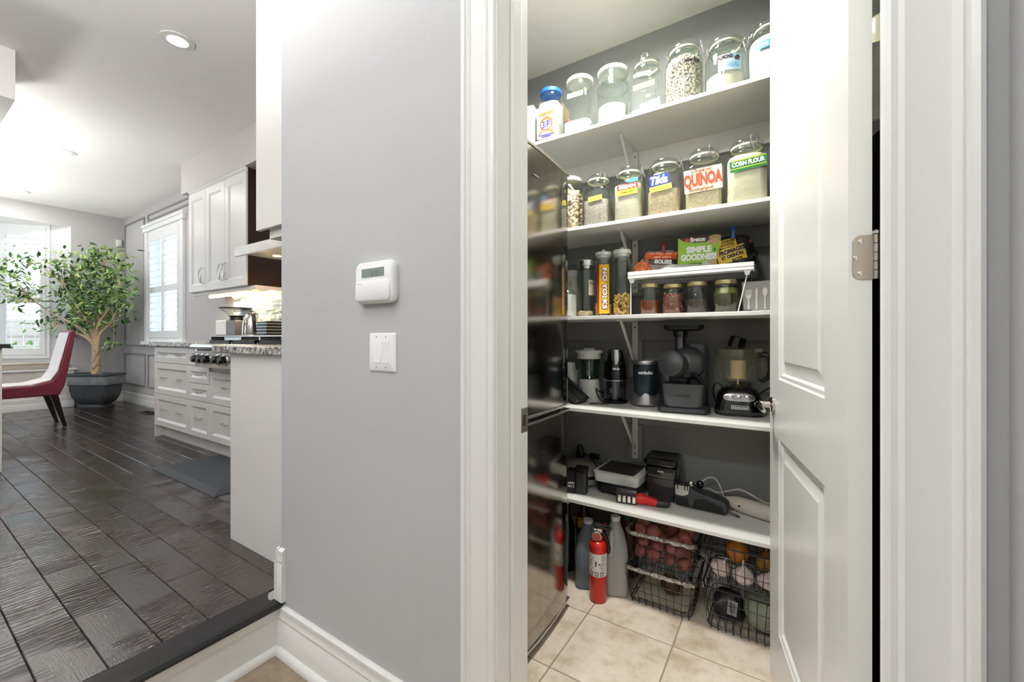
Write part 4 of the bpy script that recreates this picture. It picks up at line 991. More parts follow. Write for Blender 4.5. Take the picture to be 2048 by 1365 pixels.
# ---- top shelf
wbx = thing('carton_box', 'plain white carton at the left end of the top shelf', 'box', (-1.095, 1.86, Z1), RAD(12))
CARD = M('white_card', (222, 218, 212), .7)
build('carton', MB().box(-.045, .045, -.09, .09, 0, .20), CARD, wbx, .001)
build('flap', MB().prism([(-.09, .20), (.0, .2015), (.0, .203), (-.09, .2015)], -.045, .045, 'x'), CARD, wbx)
wb2 = thing('carton_box', 'tan carton tucked behind the white carton and the blue-lidded jar', 'box', (-1.02, 2.02, Z1), RAD(5))
build('carton', MB().box(-.05, .05, -.05, .05, 0, .28), M('tan_card', (190, 160, 110), .8), wb2, .001)
build('flap', MB().box(-.05, .05, -.05, 0, .2801, .2815), M('tan_card', (190, 160, 110)), wb2)

t = jar('blue-lidded jar of white rice with a crab emblem label', -.975, 1.855, Z1, .058, .285, True, (M('white_rice', (226, 221, 212), .8, bump=(150, .3)), .74, 'rice'), 'cap', lidmat=M('blue_lid', (40, 104, 190), .35), group=GT, neckf=.82)
L_, mp = lab(t, .058, .100, .150, .105, M('cream_label', (226, 222, 214), .6))
OR = M('orange_print', (226, 92, 40), .6); NAVY = M('navy_print', (44, 40, 120), .6); BRN = M('brown_orange_print', (190, 110, 60), .6)
lettering('NISHIKI', .078, .019, mp, BRN, L_, .07, cy=.148, rot=.06)
shape('emblem_disc', disc2(0, .098, .034, .036), mp, OR, L_)
mp2 = lambda x, y: (x, -.058 - .0026, y)
shape('emblem_white', disc2(0, .094, .025, .024), mp2, WHITEINK, L_)
mp3 = lambda x, y: (x, -.058 - .0032, y)
lettering('3/P', .042, .036, mp3, NAVY, L_, .04, cy=.094)
for sx in (-1, 1):
    for q in range(3):
        a = RAD(20 + q * 22); shape('emblem_leg', [(sx * .012, .066), (sx * (.030 + .008 * q), .068 - .010 * q), (sx * (.036 + .006 * q), .060 - .012 * q), (sx * (.028 + .006 * q), .064 - .012 * q)], mp2, BRN, L_)
lettering('~~~~~~~~', .072, .010, mp, NAVY, L_, .06, cy=.044)
lettering('~~~~', .05, .010, mp, NAVY, L_, .06, cy=.036)
build('rubber_band', MB().loft([rsq(.0595, .0595, .026, .108), rsq(.0595, .0595, .026, .112)], False, False), M('pale_blue_band', (150, 196, 224), .6), t)

t = jar('white-capped jar with yellow tape and a red scoop in flour', -.818, 1.855, Z1, .070, .287, True, (FLOUR, .24, 'flour'), 'cap', group=GT, neckf=.80)
L_, mp = lab(t, .070, .076, .022, .185, M('pale_yellow_tape', (246, 232, 150), .7), rot=.04)
lettering('ARTI  FLA', .052, .011, mp, M('gold_ink', (170, 150, 40), .6), L_, .0, cy=.185, rot=.04)
build('scoop', MB().tube([(-.055, -.03, .095), (-.02, -.02, .078), (.02, -.015, .062), (.045, -.02, .055)], [.006, .006, .006, .010], 8), M('red_plastic', (214, 44, 40), .35), t)

t = jar('round white-capped jar half full of white flour', -.655, 1.855, Z1, .071, .274, False, (FLOUR, .36, 'flour'), 'cap', group=GT, neckf=.86)
build('ridge', MB().lathe([(.071, .185), (.0745, .190), (.0745, .196), (.071, .201)], n=36, c0=False, c1=False), JAR, t)

t = jar('clip jar with long yellow label and a little white powder', -.503, 1.855, Z1, .068, .266, True, (FLOUR, .12, 'powder'), 'clip', -88, group=GT, neckf=.70)
build('powder_heap', MB().lathe([(.062, .035), (.045, .05), (.015, .066), (.001, .068)], .012, 0, 20), FLOUR, t)['kind'] = 'stuff'
L_, mp = lab(t, .068, .088, .022, .125, M('amber_tape', (246, 208, 104), .7), rot=.07)
lettering('DOAHNISPO', .076, .011, mp, M('amber_ink', (150, 110, 20), .6), L_, 0, cy=.125, rot=.07)

# puffed rice: separate grains under the glass
def grains(nm, n, hw, h, sq, neck, zmax, size, asp, mats, parent, seed, rows=None):
    r = random.Random(seed); mb = MB(); idx = []
    secs = jar_body(hw, h, sq, neck, .006 + size * .8, nk=.87)
    for _ in range(n):
        z = r.uniform(size, zmax)
        for k in range(len(secs) - 1):
            if secs[k][0][2] <= z <= secs[k + 1][0][2]: break
        f = (z - secs[k][0][2]) / max(1e-6, secs[k + 1][0][2] - secs[k][0][2])
        ring = [Vector(a).lerp(Vector(b_), f) for a, b_ in zip(secs[k], secs[k + 1])]
        i = r.randrange(len(ring)); p = ring[i].lerp(ring[(i + 1) % len(ring)], r.random())
        if z > zmax - size * 2 and r.random() < .6: p = p * r.random()
        p.x *= (1 - r.random() * .08); p.y *= (1 - r.random() * .08); p.z = z
        rot = Matrix.Rotation(r.uniform(0, 6.28), 4, Vector((r.uniform(-1, 1), r.uniform(-1, 1), r.uniform(-1, 1))).normalized())
        g_ = MB().ell((0, 0, 0), (size * asp, size, size), 7, 5).xf(Matrix.Translation(p) @ rot)
        mb.add(g_.v, g_.f); idx += [r.randrange(len(mats))] * len(g_.f)
    me = bpy.data.meshes.new(nm); me.from_pydata(mb.v, [], mb.f)
    for m in mats: me.materials.append(m)
    for p, k in zip(me.polygons, idx): p.material_index = k; p.use_smooth = True
    o = bpy.data.objects.new(nm, me); COL.objects.link(o); o.parent = parent; o['kind'] = 'stuff'; return o
PUFF = [M('puffed_rice_white', (226, 221, 210), .7), M('puffed_rice_cream', (206, 194, 174), .7)]
t = jar('clip jar full of puffed rice with black lettering', -.349, 1.855, Z1, .076, .271, False, None, 'clip', -10, group=GT, neckf=.70)
f = build('puffed_core', MB().loft(jar_body(.076, .271, False, .0532, .017, top=.198, nk=.87)), PUFF[1], t); f['kind'] = 'stuff'
grains('puffed_grains', 2600, .076, .271, False, .0532, .205, .0028, 2.0, PUFF, t, 4)
o = lettering('Mamra (Puffed Rice)', .115, .022, cylmap(.0775, .165, -84), INK, t, .045, rot=.05)

t = jar('clip jar of almond flour with a pale blue label', -.195, 1.855, Z1, .074, .232, False, (M('almond_flour', (236, 226, 206), .9, bump=(80, .3)), .34, 'flour'), 'clip', 10, group=GT, neckf=.72)
L_, mp = lab(t, .074, .085, .062, .108, M('pale_blue_label', (176, 214, 230), .6), .018, sq=False)
lettering('ALMOND', .056, .016, mp, M('brown_ink', (70, 40, 40), .6), L_, .06, cx=.0, cy=.128)
lettering('MEAL', .045, .020, mp, M('blue_ink', (110, 170, 200), .6), L_, .02, cx=.03, cy=.096)
shape('leaf_print', [(.032, .122), (.046, .134), (.058, .124), (.05, .118), (.056, .112), (.044, .114), (.036, .112)], mp, M('brown_ink', (70, 40, 40)), L_)

t = jar('clip jar of white sugar with a blue label beside the door edge', -.042, 1.855, Z1, .076, .232, False, (M('icing_sugar', (230, 230, 233), .9, bump=(40, .1)), .72, 'sugar'), 'clip', 170, group=GT, neckf=.70)
L_, mp = lab(t, .076, .100, .026, .128, M('sky_blue_label', (88, 168, 226), .6), sq=False)
lettering('ICING SUGAR', .082, .013, mp, WHITEINK, L_, .02, cx=.0, cy=.128)
t = jar('clip jar of flour glimpsed behind the open door on the top shelf', .30, 1.86, Z1, .078, .232, False, (FLOUR2, .5, 'flour'), 'clip', 0, group=GT)

# ---- second shelf
t = jar('white-lidded square jar of chickpeas beside the refrigerator', -.880, 1.855, Z2, .071, .262, True, None, 'cap', group=G2, neckf=.93, capk=.92)
CHK = [M('chickpea_pale', (226, 204, 174), .6), M('chickpea_tan', (206, 178, 144), .6), M('chickpea_cream', (236, 220, 196), .6)]
grains('chickpeas', 620, .071, .262, True, .066, .20, .0078, 1.08, CHK, t, 8)
f = build('chickpea_core', MB().loft(jar_body(.071, .262, True, .066, .016, top=.195)), CHK[1], t); f['kind'] = 'stuff'
L_, mp = lab(t, .071, .03, .022, .150, WHITEINK, .03)
lettering('CHANA', .022, .008, mp, INK, L_, .02, cx=.03, cy=.150)
t = jar('clip jar of rice with handwritten yellow tape label', -.726, 1.855, Z2, .064, .248, True, (RICE, .50, 'rice'), 'clip', -55, group=G2)
L_, mp = lab(t, .064, .064, .022, .128, PAPERY, .004, .1)
lettering('TILDA', .044, .011, mp, M('pencil', (110, 96, 50), .7), L_, 0, cx=.004, cy=.128, rot=.1)
t = jar('clip jar of gram flour with a red and yellow printed label', -.578, 1.855, Z2, .064, .252, True, (BESAN, .66, 'gram_flour'), 'clip', -10, group=G2)
L_, mp = lab(t, .064, .088, .024, .152, M('label_red', (190, 44, 34), .5), .004, .06)
lettering('BESAN', .072, .018, mp, WHITEINK, L_, .05, cx=.004, cy=.152, rot=.06)
patch('label', .086, .024, lambda x, y: (x, -.0651, y), M('label_yellow', (248, 214, 70), .5), t, .004, .128, 4, 1, .06)
lettering('CHANA FLOUR', .052, .007, mp, INK, L_, .03, cx=.002, cy=.129, rot=.06)
shape('leaf_print', [(-.005, .172), (.02, .186), (.05, .186), (.05, .170), (.02, .166)], mp, M('label_sky', (80, 150, 200), .5), L_)
t = jar('clip jar of long grain rice with a blue logo label and yellow tape', -.425, 1.855, Z2, .070, .250, True, (RICE2, .44, 'rice'), 'clip', 0, group=G2)
L_, mp = lab(t, .070, .078, .044, .150, M('royal_blue_label', (26, 62, 160), .5), -.014, .08)
lettering('Tilda', .068, .036, mp, WHITEINK, L_, .045, .25, cx=-.014, cy=.150, rot=.08)
L2_, mp = lab(t, .070, .088, .022, .116, PAPERY, -.008, .10)
lettering('EXTRA LONG', .066, .011, mp, M('pencil', (110, 96, 50)), L2_, 0, cx=-.008, cy=.116, rot=.10)
t = jar('clip jar of quinoa with a large red lettered label', -.272, 1.855, Z2, .072, .253, True, (QUIN, .40, 'quinoa'), 'clip', -60, group=G2)
L_, mp = lab(t, .072, .136, .092, .118, M('quinoa_label', (240, 218, 184), .6), 0, .05)
QR = M('quinoa_red', (196, 74, 44), .6)
lettering('QUINOA', .138, .060, mp, QR, L_, .05, cy=.116, rot=.05)
lettering('Organic', .076, .020, mp, M('quinoa_dark', (130, 50, 30), .6), L_, .01, .35, cx=-.004, cy=.154, rot=.05)
lettering('biologique', .090, .018, mp, M('quinoa_dark', (130, 50, 30)), L_, .01, .35, cx=-.006, cy=.081, rot=.05)
t = jar('clip jar full of cream corn flour with a green label', -.120, 1.855, Z2, .073, .254, True, (FLOUR2, .735, 'corn_flour'), 'clip', -70, group=G2)
L_, mp = lab(t, .073, .122, .044, .145, M('label_green', (34, 120, 58), .5), .003, .08)
lettering('CORN FLOUR', .108, .018, mp, WHITEINK, L_, .045, cx=.003, cy=.150, rot=.08)
patch('label_stripe', .118, .003, lambda x, y: (x, -.0744, y), M('label_lime', (200, 220, 70), .5), L_, .003, .134, 4, 1, .08)
patch('label_stripe', .118, .003, lambda x, y: (x, -.0744, y), M('label_lime', (200, 220, 70)), L_, .003, .164, 4, 1, .08)
t = jar('empty dark clip jar behind the door edge on the second shelf', .045, 1.90, Z2, .060, .215, True, None, 'clip', -60, group=G2)

# ---- third shelf: tall canisters
def canister(label, x, y, r, h, lidm, lidh, neckr, name='tall_canister', knob=False, group='tall glass canisters on the third shelf'):
    t = thing(name, label, 'jar', (x, y, Z3), face_cam(x, y), group)
    hb = h - lidh
    build('glass_body', MB().lathe([(r * .95, 0), (r, .008), (r, hb * .84), (r * .93, hb * .92), (neckr, hb * .97), (neckr, hb)], n=36, c1=False), JAR, t)
    R_ = neckr * 1.10
    build('lid', MB().lathe([(neckr * .9, hb - .012), (neckr * .92, hb), (R_, hb + .001), (R_, hb + lidh * .85), (R_ - .003, hb + lidh), (.001, hb + lidh)], n=36), lidm, t, sm=30)
    if knob: build('knob', MB().lathe([(.007, h), (.008, h + .012), (.004, h + .014), (.001, h + .0142)], n=14), lidm, t)
    return t
t = thing('powder_jar', 'small white-capped jar of white powder half hidden by the refrigerator', 'jar', (-.872, 1.81, Z3), 0)
build('glass_body', MB().loft([rsq(.045, .045, .015, 0), rsq(.046, .046, .015, .10), rsq(.044, .044, .02, .115), rsq(.030, .030, .03, .135), rsq(.026, .026, .026, .15)], True, False), JAR, t)
build('powder', MB().loft([rsq(.042, .042, .015, .004), rsq(.042, .042, .015, .105)]), FLOUR, t)['kind'] = 'stuff'
build('lid', MB().lathe([(.029, .15), (.029, .168), (.001, .170)], n=24), JAR, t)
t2 = thing('spice_bottle', 'white-capped spice bottle standing behind the powder jar', 'bottle', (-.905, 1.96, Z3))
build('glass_body', MB().lathe([(.032, 0), (.032, .15), (.024, .19), (.024, .215)], n=24), M('cream_spice', (222, 214, 190), .6), t2)
build('lid', MB().lathe([(.026, .215), (.026, .245), (.001, .247)], n=24), WHITEP, t2)
t = canister('steel-lidded glass canister with a few nuts at the bottom', -.795, 1.87, .042, .272, STEEL, .030, .040)
build('nuts', MB().lathe([(.040, .008), (.041, .022), (.028, .030), (.001, .028)], n=20).jit(.006, 3, 60), M('mixed_nuts', (196, 172, 132), .7, var=(80, .3)), t)['kind'] = 'stuff'
L_, mp = lab(t, .042, .036, .072, .138, M('kraft_paper', (216, 208, 190), .7), .032, sq=False)
lettering('TRUFF', .03, .010, mp, INK, L_, .02, cx=.032, cy=.158)
t = canister('white-lidded canister with a tall yellow and red noodle label', -.706, 1.87, .041, .300, WHITEP, .016, .035, knob=True)
L_, mp = lab(t, .041, .048, .225, .126, M('noodle_yellow', (232, 186, 40), .5), .004, sq=False)
patch('label_edge', .010, .225, cylmap(.0419, 0), M('noodle_red', (186, 40, 30), .5), L_, -.025, .126, 3, 1)
lettering('NO YOLKS', .196, .030, mp, M('noodle_maroon', (120, 30, 24), .5), L_, .12, cx=.006, cy=.128, rot=-math.pi / 2)
mo = lambda x, y: cylmap(.0434, 0)(x, y)
lettering('NO YOLKS', .188, .023, mo, WHITEINK, L_, .05, cx=.006, cy=.128, rot=-math.pi / 2)
PAS = M('dry_pasta', (222, 180, 96), .6)
def pasta_fill(t, r, z1, n, seed, nm='pasta'):
    rr_ = random.Random(seed); mb = MB()
    for _ in range(n):
        a = rr_.uniform(0, 6.28); d = r * math.sqrt(rr_.uniform(.4, 1)) * .82; z = rr_.uniform(.012, z1)
        v = Vector((rr_.uniform(-1, 1), rr_.uniform(-1, 1), rr_.uniform(-.9, .9))).normalized() * .014
        p = Vector((d * math.cos(a), d * math.sin(a), z))
        q0, q1 = p - v, p + v
        for q in (q0, q1):
            if q.xy.length > r * .88: q.xy = q.xy.normalized() * r * .88
            q.z = max(.008, q.z)
        mb.tube([q0, (q0 + q1) / 2 + Vector((0, 0, .003)), q1], .0042, 6)
    o = build(nm, mb, PAS, t); o['kind'] = 'stuff'; return o
pasta_fill(t, .041, .06, 40, 2, 'noodles')
t = canister('white-lidded canister holding pasta tubes beside the bracket', -.617, 1.87, .043, .300, WHITEP, .018, .037, knob=True)
pasta_fill(t, .043, .095, 130, 6)

# ---- raised white rack
rk = thing('shelf_rack', 'white plastic shelf rack on wire legs carrying the snacks', 'rack', (0, 0, Z3))
RK = M('rack_white', (238, 238, 236), .4)
build('tray', MB().box(-.570, -.092, 1.80, 2.06, .168, .174).box(-.570, -.092, 1.80, 1.806, .158, .188).box(-.570, -.092, 2.054, 2.06, .158, .188).box(-.570, -.564, 1.806, 2.054, .158, .188).box(-.098, -.092, 1.806, 2.054, .158, .188), RK, rk, .002)
build('rib', MB().box(-.56, -.10, 1.86, 1.868, .160, .168).box(-.56, -.10, 1.98, 1.988, .160, .168), RK, rk)
for x, dx_ in ((-.560, .0), (-.112, -.034)):
    build('leg', MB().tube([(x, 1.815, .160), (x + dx_, 1.815, .002), (x + dx_, 2.045, .002), (x, 2.045, .160)], .0022, 6), RK, rk)
for x in (-.555, -.115): build('corner_bracket', MB().prism([(x - .012, .158), (x + .012, .158), (x + .006, .140), (x - .006, .140)], 1.806, 1.822, 'y'), RK, rk)
RZ = Z3 + .174
bx = thing('cracker_box', 'green cracker box with brown band standing on the white rack', 'box', (-.305, 1.945, RZ), RAD(8))
GRN = M('cracker_green', (146, 190, 52), .5); BRB = M('cracker_brown', (66, 40, 34), .5)
build('carton', MB().box(-.083, .083, -.025, .025, 0, .162), GRN, bx, .001)
bf = flatmap(-.0256, 0); bf2 = flatmap(-.0262, 0); bf3 = flatmap(-.0268, 0)
bd = shape('brand_band', [(-.083, .162), (-.083, .158), (-.06, .143), (-.02, .133), (.03, .133), (.083, .147), (.083, .162)], bf, BRB, bx)
lettering('Breton', .058, .020, bf2, WHITEINK, bd, .05, cx=-.004, cy=.147)
shape('brand_dot', disc2(-.045, .147, .011, .006), bf2, M('brand_red', (200, 50, 40), .5), bd)
for k, (x, y) in enumerate(((.062, .150), (.055, .132))): shape('cracker_print', disc2(x, y, .024, .011), bf2, M('cracker_print', (196, 170, 120), .7, var=(220, .35)), bd)
lettering('SIMPLE', .098, .028, bf, WHITEINK, bx, .055, cx=.0, cy=.104)
lettering('GOODNESS', .142, .029, bf, WHITEINK, bx, .055, cx=.0, cy=.072)
shape('leaf_print', [(.058, .088), (.066, .098), (.062, .108), (.054, .100)], bf, M('leaf_print_green', (60, 120, 40), .6), bx)
shape('banner_print', [(-.06, .040), (-.03, .048), (.03, .046), (.05, .038), (.03, .030), (-.04, .028)], bf, M('banner_green', (60, 96, 40), .6), bx)
shape('cracker_print', disc2(.052, .034, .026, .026), bf2, M('cracker_print', (196, 170, 120)), bx)

def pillow(w_, h_, d, seed, pinch=.35, n=16, m=14, crumple=.010):
    """soft bag: wide base, gathered top; front and back sheets"""
    from mathutils import noise
    secs = []
    for j in range(m + 1):
        f = j / m; z = h_ * f
        ww = w_ * (1 - pinch * max(0, (f - .45) / .55) ** 1.5) * (.86 + .14 * min(1, f * 5)); dd = max(d * (math.sin(math.pi * min(1, f * .80 + .18)) ** .7), .006)
        ring = []
        for i in range(n * 2):
            a = 2 * math.pi * i / (n * 2); c_ = math.cos(a); s_ = math.sin(a)
            p = Vector((math.copysign(abs(c_) ** .7, c_) * ww / 2, math.copysign(abs(s_) ** .8, s_) * dd / 2, z))
            p += noise.noise_vector(p * 28 + Vector((seed, 0, 0))) * crumple * min(1, f * 6 + .1)
            p.z = max(p.z, 0)
            ring.append(tuple(p))
        secs.append(ring)
    return MB().loft(secs)
def onbag(w_, h_, d, seed, off, pinch=.35, crumple=.010):
    """front surface lookup for prints: x,z -> point just in front of the bag"""
    mb = pillow(w_, h_, d, seed, pinch, crumple=crumple)
    from mathutils.bvhtree import BVHTree
    tree = BVHTree.FromPolygons([Vector(v) for v in mb.v], mb.f)
    def f(x, z):
        hit = tree.ray_cast(Vector((x, -1, z)), Vector((0, 1, 0)))
        y = hit[0].y if hit[0] is not None else -d * .2
        return (x, y - off, z)
    return f
def clip_(c, parent, mat, x, y, z, tilt=0.):
    k = build('bag_clip', MB().prism([(-.010, 0), (.010, 0), (.007, .03), (.011, .05), (.008, .062), (-.008, .062), (-.011, .05), (-.007, .03)], -.008, .008, 'y').xf(Matrix.Translation((x, y, z)) @ Matrix.Rotation(tilt, 4, 'Y')), mat, parent, .003)
    build('clip_ring', MB().tube([(x + tilt * .05 + .006 * math.cos(a), y - .009, z + .048 + .006 * math.sin(a)) for a in [i * .5236 for i in range(12)]], .002, 6, True), mat, k)
    return k
b1_ = thing('snack_bag', 'orange and brown snack bag with a red clip on the white rack', 'bag', (-.470, 1.955, RZ), RAD(12))
build('bag', pillow(.165, .122, .075, 3), M('clear_snack_film', (150, 140, 132), .25, bump=(60, .4)), b1_)
fb = onbag(.165, .122, .075, 3, .0025); fb2 = onbag(.165, .122, .075, 3, .004); fb3 = onbag(.165, .122, .075, 3, .0055)
o1 = patch('print', .135, .034, fb, M('bag_orange', (226, 100, 40), .4), b1_, .004, .096, 12, 4, -.05)
o2 = patch('print', .120, .028, fb, M('bag_brown', (56, 36, 34), .4), b1_, .012, .066, 12, 4, -.1)
lettering('ISOLEES', .072, .019, fb2, WHITEINK, o2, .05, cx=.014, cy=.066, rot=-.1)
lettering('VERY THIN    ANT', .10, .008, fb2, WHITEINK, o1, .02, cx=.0, cy=.106, rot=-.05)
lettering('MINI   LIGHT', .07, .008, fb2, WHITEINK, o1, .02, cx=.012, cy=.088, rot=-.05)
clip_(None, b1_, M('dark_red_clip', (110, 28, 30), .35), .015, -.010, .100)
b1b = thing('chip_bag', 'small clear bag of orange crisps in front of the snack bag', 'bag', (-.525, 1.868, RZ), RAD(15))
build('bag', pillow(.080, .062, .055, 9, .5), M('orange_crisps', (206, 110, 62), .5, var=(60, .4), bump=(60, .6)), b1b)
build('tied_top', MB().lathe([(.006, .058), (.010, .066), (.004, .074)], n=10).jit(.003, 2, 60), M('orange_crisps', (206, 110, 62)), b1b)
b2b = thing('folded_plastic_bag', 'crumpled clear white plastic bag lying on the rack before the cracker box', 'bag', (-.360, 1.862, RZ), RAD(8))
HAZ = GLASS('cloudy_plastic_film', (235, 236, 234), .25, 1.5, .55, (226, 226, 222))
build('film', MB().loft([[(p[0], p[1], p[2]) for p in rsq(.105 - .02 * k, .045 - .008 * k, .03, .001 + .013 * k)] for k in range(3)]).jit(.010, 5, 30).xf(Matrix.Translation((0, 0, .006))), HAZ, b2b, sm=60)
build('film_peak', MB().lathe([(.045, .002), (.034, .018), (.014, .036), (.001, .046)], .095, .0, 14).jit(.009, 8, 40), HAZ, b2b, sm=60)
b2 = thing('crisp_bag', 'black and yellow crisp bag with a blue clip on the white rack', 'bag', (-.165, 1.955, RZ), RAD(6))
build('bag', pillow(.150, .150, .085, 6, .45), M('black_foil_bag', (28, 27, 28), .3, bump=(30, .4)), b2)
gb = onbag(.150, .150, .085, 6, .0025, .45); gb2 = onbag(.150, .150, .085, 6, .0042, .45)
YEL = M('bag_yellow', (222, 184, 60), .4)
o1 = patch('print', .105, .060, gb, YEL, b2, -.018, .068, 12, 8, .25)
o2 = patch('print', .060, .036, gb, YEL, b2, -.030, .118, 8, 5, .2)
lettering('FROMAGES', .098, .020, gb2, INK, o1, .06, cx=-.016, cy=.084, rot=.28)
lettering('ET OIGNON', .080, .016, gb2, INK, o1, .06, cx=-.014, cy=.063, rot=.28)
lettering('ROTI', .036, .015, gb2, INK, o1, .06, cx=.004, cy=.046, rot=.28)
lettering('CHEESE', .05, .013, gb2, INK, o2, .03, cx=-.03, cy=.126, rot=.2)
lettering('ROASTED', .05, .012, gb2, INK, o2, .03, cx=-.03, cy=.110, rot=.2)
clip_(None, b2, M('blue_clip', (34, 84, 150), .35), -.012, -.012, .128, .05)
build('red_tie', MB().ell((.052, -.02, .118), (.008, .006, .010), 8, 6), M('dark_red_clip', (110, 28, 30)), b2)

# gold-lidded jars under the rack
def small_jar(label, x, y, r, h, fillm, ff, bulge=0., nm='contents', name='preserve_jar'):
    t = thing(name, label, 'jar', (x, y, Z3), face_cam(x, y), 'gold-lidded jars under the rack')
    hb = h - .014
    P = [(r * .9, 0), (r * (.97 + bulge * .3), .006), (r * (1 + bulge), hb * .45), (r * (.99 + bulge * .5), hb * .72), (r * .86, hb * .88), (r * .80, hb * .93), (r * .80, hb)]
    build('glass_body', MB().lathe(P, n=32, c1=False), JAR, t)
    Q = [(a - .003, z + .003 if z < .01 else z) for a, z in P if z <= hb * ff + .001]
    Q.append((Q[-1][0] * .995, hb * ff + .002))
    f = build(nm, MB().lathe(Q, n=32), fillm, t); f['kind'] = 'stuff'
    build('lid', MB().lathe([(r * .86, hb - .002), (r * .87, hb), (r * .87, hb + .011), (r * .83, hb + .014), (.001, hb + .0145)], n=32), GOLD, t, sm=30)
    return t, hb
t, hb = small_jar('gold-lidded jar half full of amber honey under the rack', -.488, 1.855, .044, .135, M('amber_honey', (112, 52, 24), .12, coat=.5), .5, nm='honey')
t, hb = small_jar('gold-lidded jar of brown nuts and seeds under the rack', -.393, 1.855, .0445, .127, M('nut_core', (110, 60, 44), .6), .72, nm='nut_core')
NUTS = [M('nut_brown', (132, 72, 54), .5), M('nut_tan', (196, 150, 110), .5), M('nut_dark', (92, 48, 40), .5)]
r_ = random.Random(4); mb = MB(); idx = []
for _ in range(170):
    a = r_.uniform(0, 6.28); z = r_.uniform(.008, .088); e = MB().ell((0, 0, 0), (.0052, .004, .0034), 7, 5).xf(Matrix.Translation((.039 * math.cos(a), .039 * math.sin(a), z)) @ Matrix.Rotation(r_.uniform(0, 6), 4, 'Z') @ Matrix.Rotation(r_.uniform(0, 6), 4, 'X'))
    mb.add(e.v, e.f); idx += [r_.choices(range(3), (6, 2, 4))[0]] * len(e.f)
me = bpy.data.meshes.new('nuts'); me.from_pydata(mb.v, [], mb.f)
for m in NUTS: me.materials.append(m)
for p, k in zip(me.polygons, idx): p.material_index = k; p.use_smooth = True
no = bpy.data.objects.new('nuts', me); COL.objects.link(no); no.parent = t; no['kind'] = 'stuff'
t, hb = small_jar('gold-lidded bulging jar half full of dark seeds under the rack', -.298, 1.855, .0445, .130, M('dark_seeds', (54, 38, 32), .6, bump=(200, .4)), .48, .08, nm='seeds')
t, hb = small_jar('gold-lidded jar of green pickled leaves under the rack', -.193, 1.855, .046, .130, M('pickling_brine', (58, 58, 30), .25), .62, .10, nm='brine')
build('pickled_leaf', MB().lathe([(.040, .065), (.044, .078), (.036, .100), (.02, .104)], n=9).jit(.006, 4, 50), M('pickled_green', (120, 122, 56), .4, var=(40, .3)), t)['kind'] = 'stuff'

ct = thing('cutlery_box', 'grey cutlery box embossed with fork, knife and spoon', 'box', (-.040, 1.925, Z3), 0)
build('box', MB().loft([rsq(.092, .075, .008, 0), rsq(.097, .08, .008, .118)], True, False), GREYP, ct)
build('box_inside', MB().loft([rsq(.090, .073, .008, .004), rsq(.094, .077, .008, .118)], True, False), GREYP, ct)
cm = flatmap(-.0790, 0); EMB = M('embossed_pale', (214, 211, 204), .5)
def emb(pts, x): shape('emblem', [(x + p[0], p[1]) for p in pts], lambda a, b_: (a, -.0772 - b_ * .045, b_), EMB, ct)
emb([(-.003, .012), (.003, .012), (.0025, .05), (.009, .062), (.010, .088), (.0075, .088), (.006, .066), (.0035, .066), (.0035, .088), (.0010, .088), (.0010, .066), (-.0010, .066), (-.0010, .088), (-.0035, .088), (-.0035, .066), (-.006, .066), (-.0075, .088), (-.010, .088), (-.009, .062), (-.0025, .05)], -.073)
emb([(-.003, .012), (.003, .012), (.003, .05), (.004, .085), (.0, .093), (-.003, .085), (-.002, .05)], -.047)
emb([(-.003, .012), (.003, .012), (.002, .058), (.008, .070), (.009, .082), (.005, .092), (-.004, .092), (-.008, .082), (-.007, .070), (-.002, .058)], -.019)
patch('maker_plate', .034, .007, lambda a, b_: (a, -.0775 - b_ * .042, b_), DGREY, ct, -.078, .006, 2, 1)
# ================================================================== fourth shelf: kitchen machines
WG = M('appliance_white', (228, 228, 224), .3)
t = thing('jug_blender', 'white jug blender with clear ribbed jug at the left of the shelf', 'blender', (-.842, 2.025, Z4), face_cam(-.842, 2.025))
build('base', MB().lathe([(.060, 0), (.062, .006), (.056, .05), (.052, .100), (.050, .108)], n=36), WG, t)
build('jug', MB().lathe([(.044, .108), (.050, .115), (.054, .20), (.058, .225)], n=36, c1=False), GLASS('blender_jug_glass', (215, 232, 222), .03), t)
for k in range(8):
    a = k * math.pi / 4 + .2; build('jug_rib', MB().tube([(.048 * math.cos(a), .048 * math.sin(a), .118), (.055 * math.cos(a), .055 * math.sin(a), .215)], .0022, 6), GLASS('blender_jug_glass'), t)
build('blade_unit', MB().lathe([(.018, .110), (.014, .125), (.004, .130), (.004, .20), (.008, .205), (.001, .207)], n=14), CHROME, t)
build('lid', MB().lathe([(.056, .212), (.060, .214), (.060, .240), (.070, .242), (.072, .248), (.070, .256), (.03, .258), (.028, .266), (.001, .267)], n=36), WG, t, sm=30)
t = thing('white_canister', 'white appliance corner peeping out beside the refrigerator', 'appliance', (-.96, 2.02, Z4))
build('body', MB().loft([rsq(.045, .045, .01, 0), rsq(.045, .045, .01, .150)]), WG, t)
build('lid', MB().loft([rsq(.035, .035, .01, .150), rsq(.030, .030, .01, .19)]), WG, t)
t = thing('black_tray', 'black baking tin leaning on its side by the refrigerator', 'tin', (-.908, 1.90, Z4 + .001))
rot_ = Matrix.Rotation(RAD(40), 4, 'Y')
tm_ = MB().loft([rsq(.098, .062, .01, 0), rsq(.10, .064, .01, .003), rsq(.10, .064, .01, .024), rsq(.096, .060, .01, .026), rsq(.09, .054, .01, .020)]).xf(rot_)
zmin = min(v[2] for v in tm_.v); tm_.xf(Matrix.Translation((0, 0, -zmin)))
build('tin_body', tm_, M('black_nonstick', (34, 36, 38), .4), t)
build('rolled_rim', MB().tube([p for p in rsq(.100, .064, .01, .024, 4)], .003, 6, True).xf(Matrix.Translation((0, 0, -zmin)) @ rot_), M('black_nonstick', (34, 36, 38)), t)

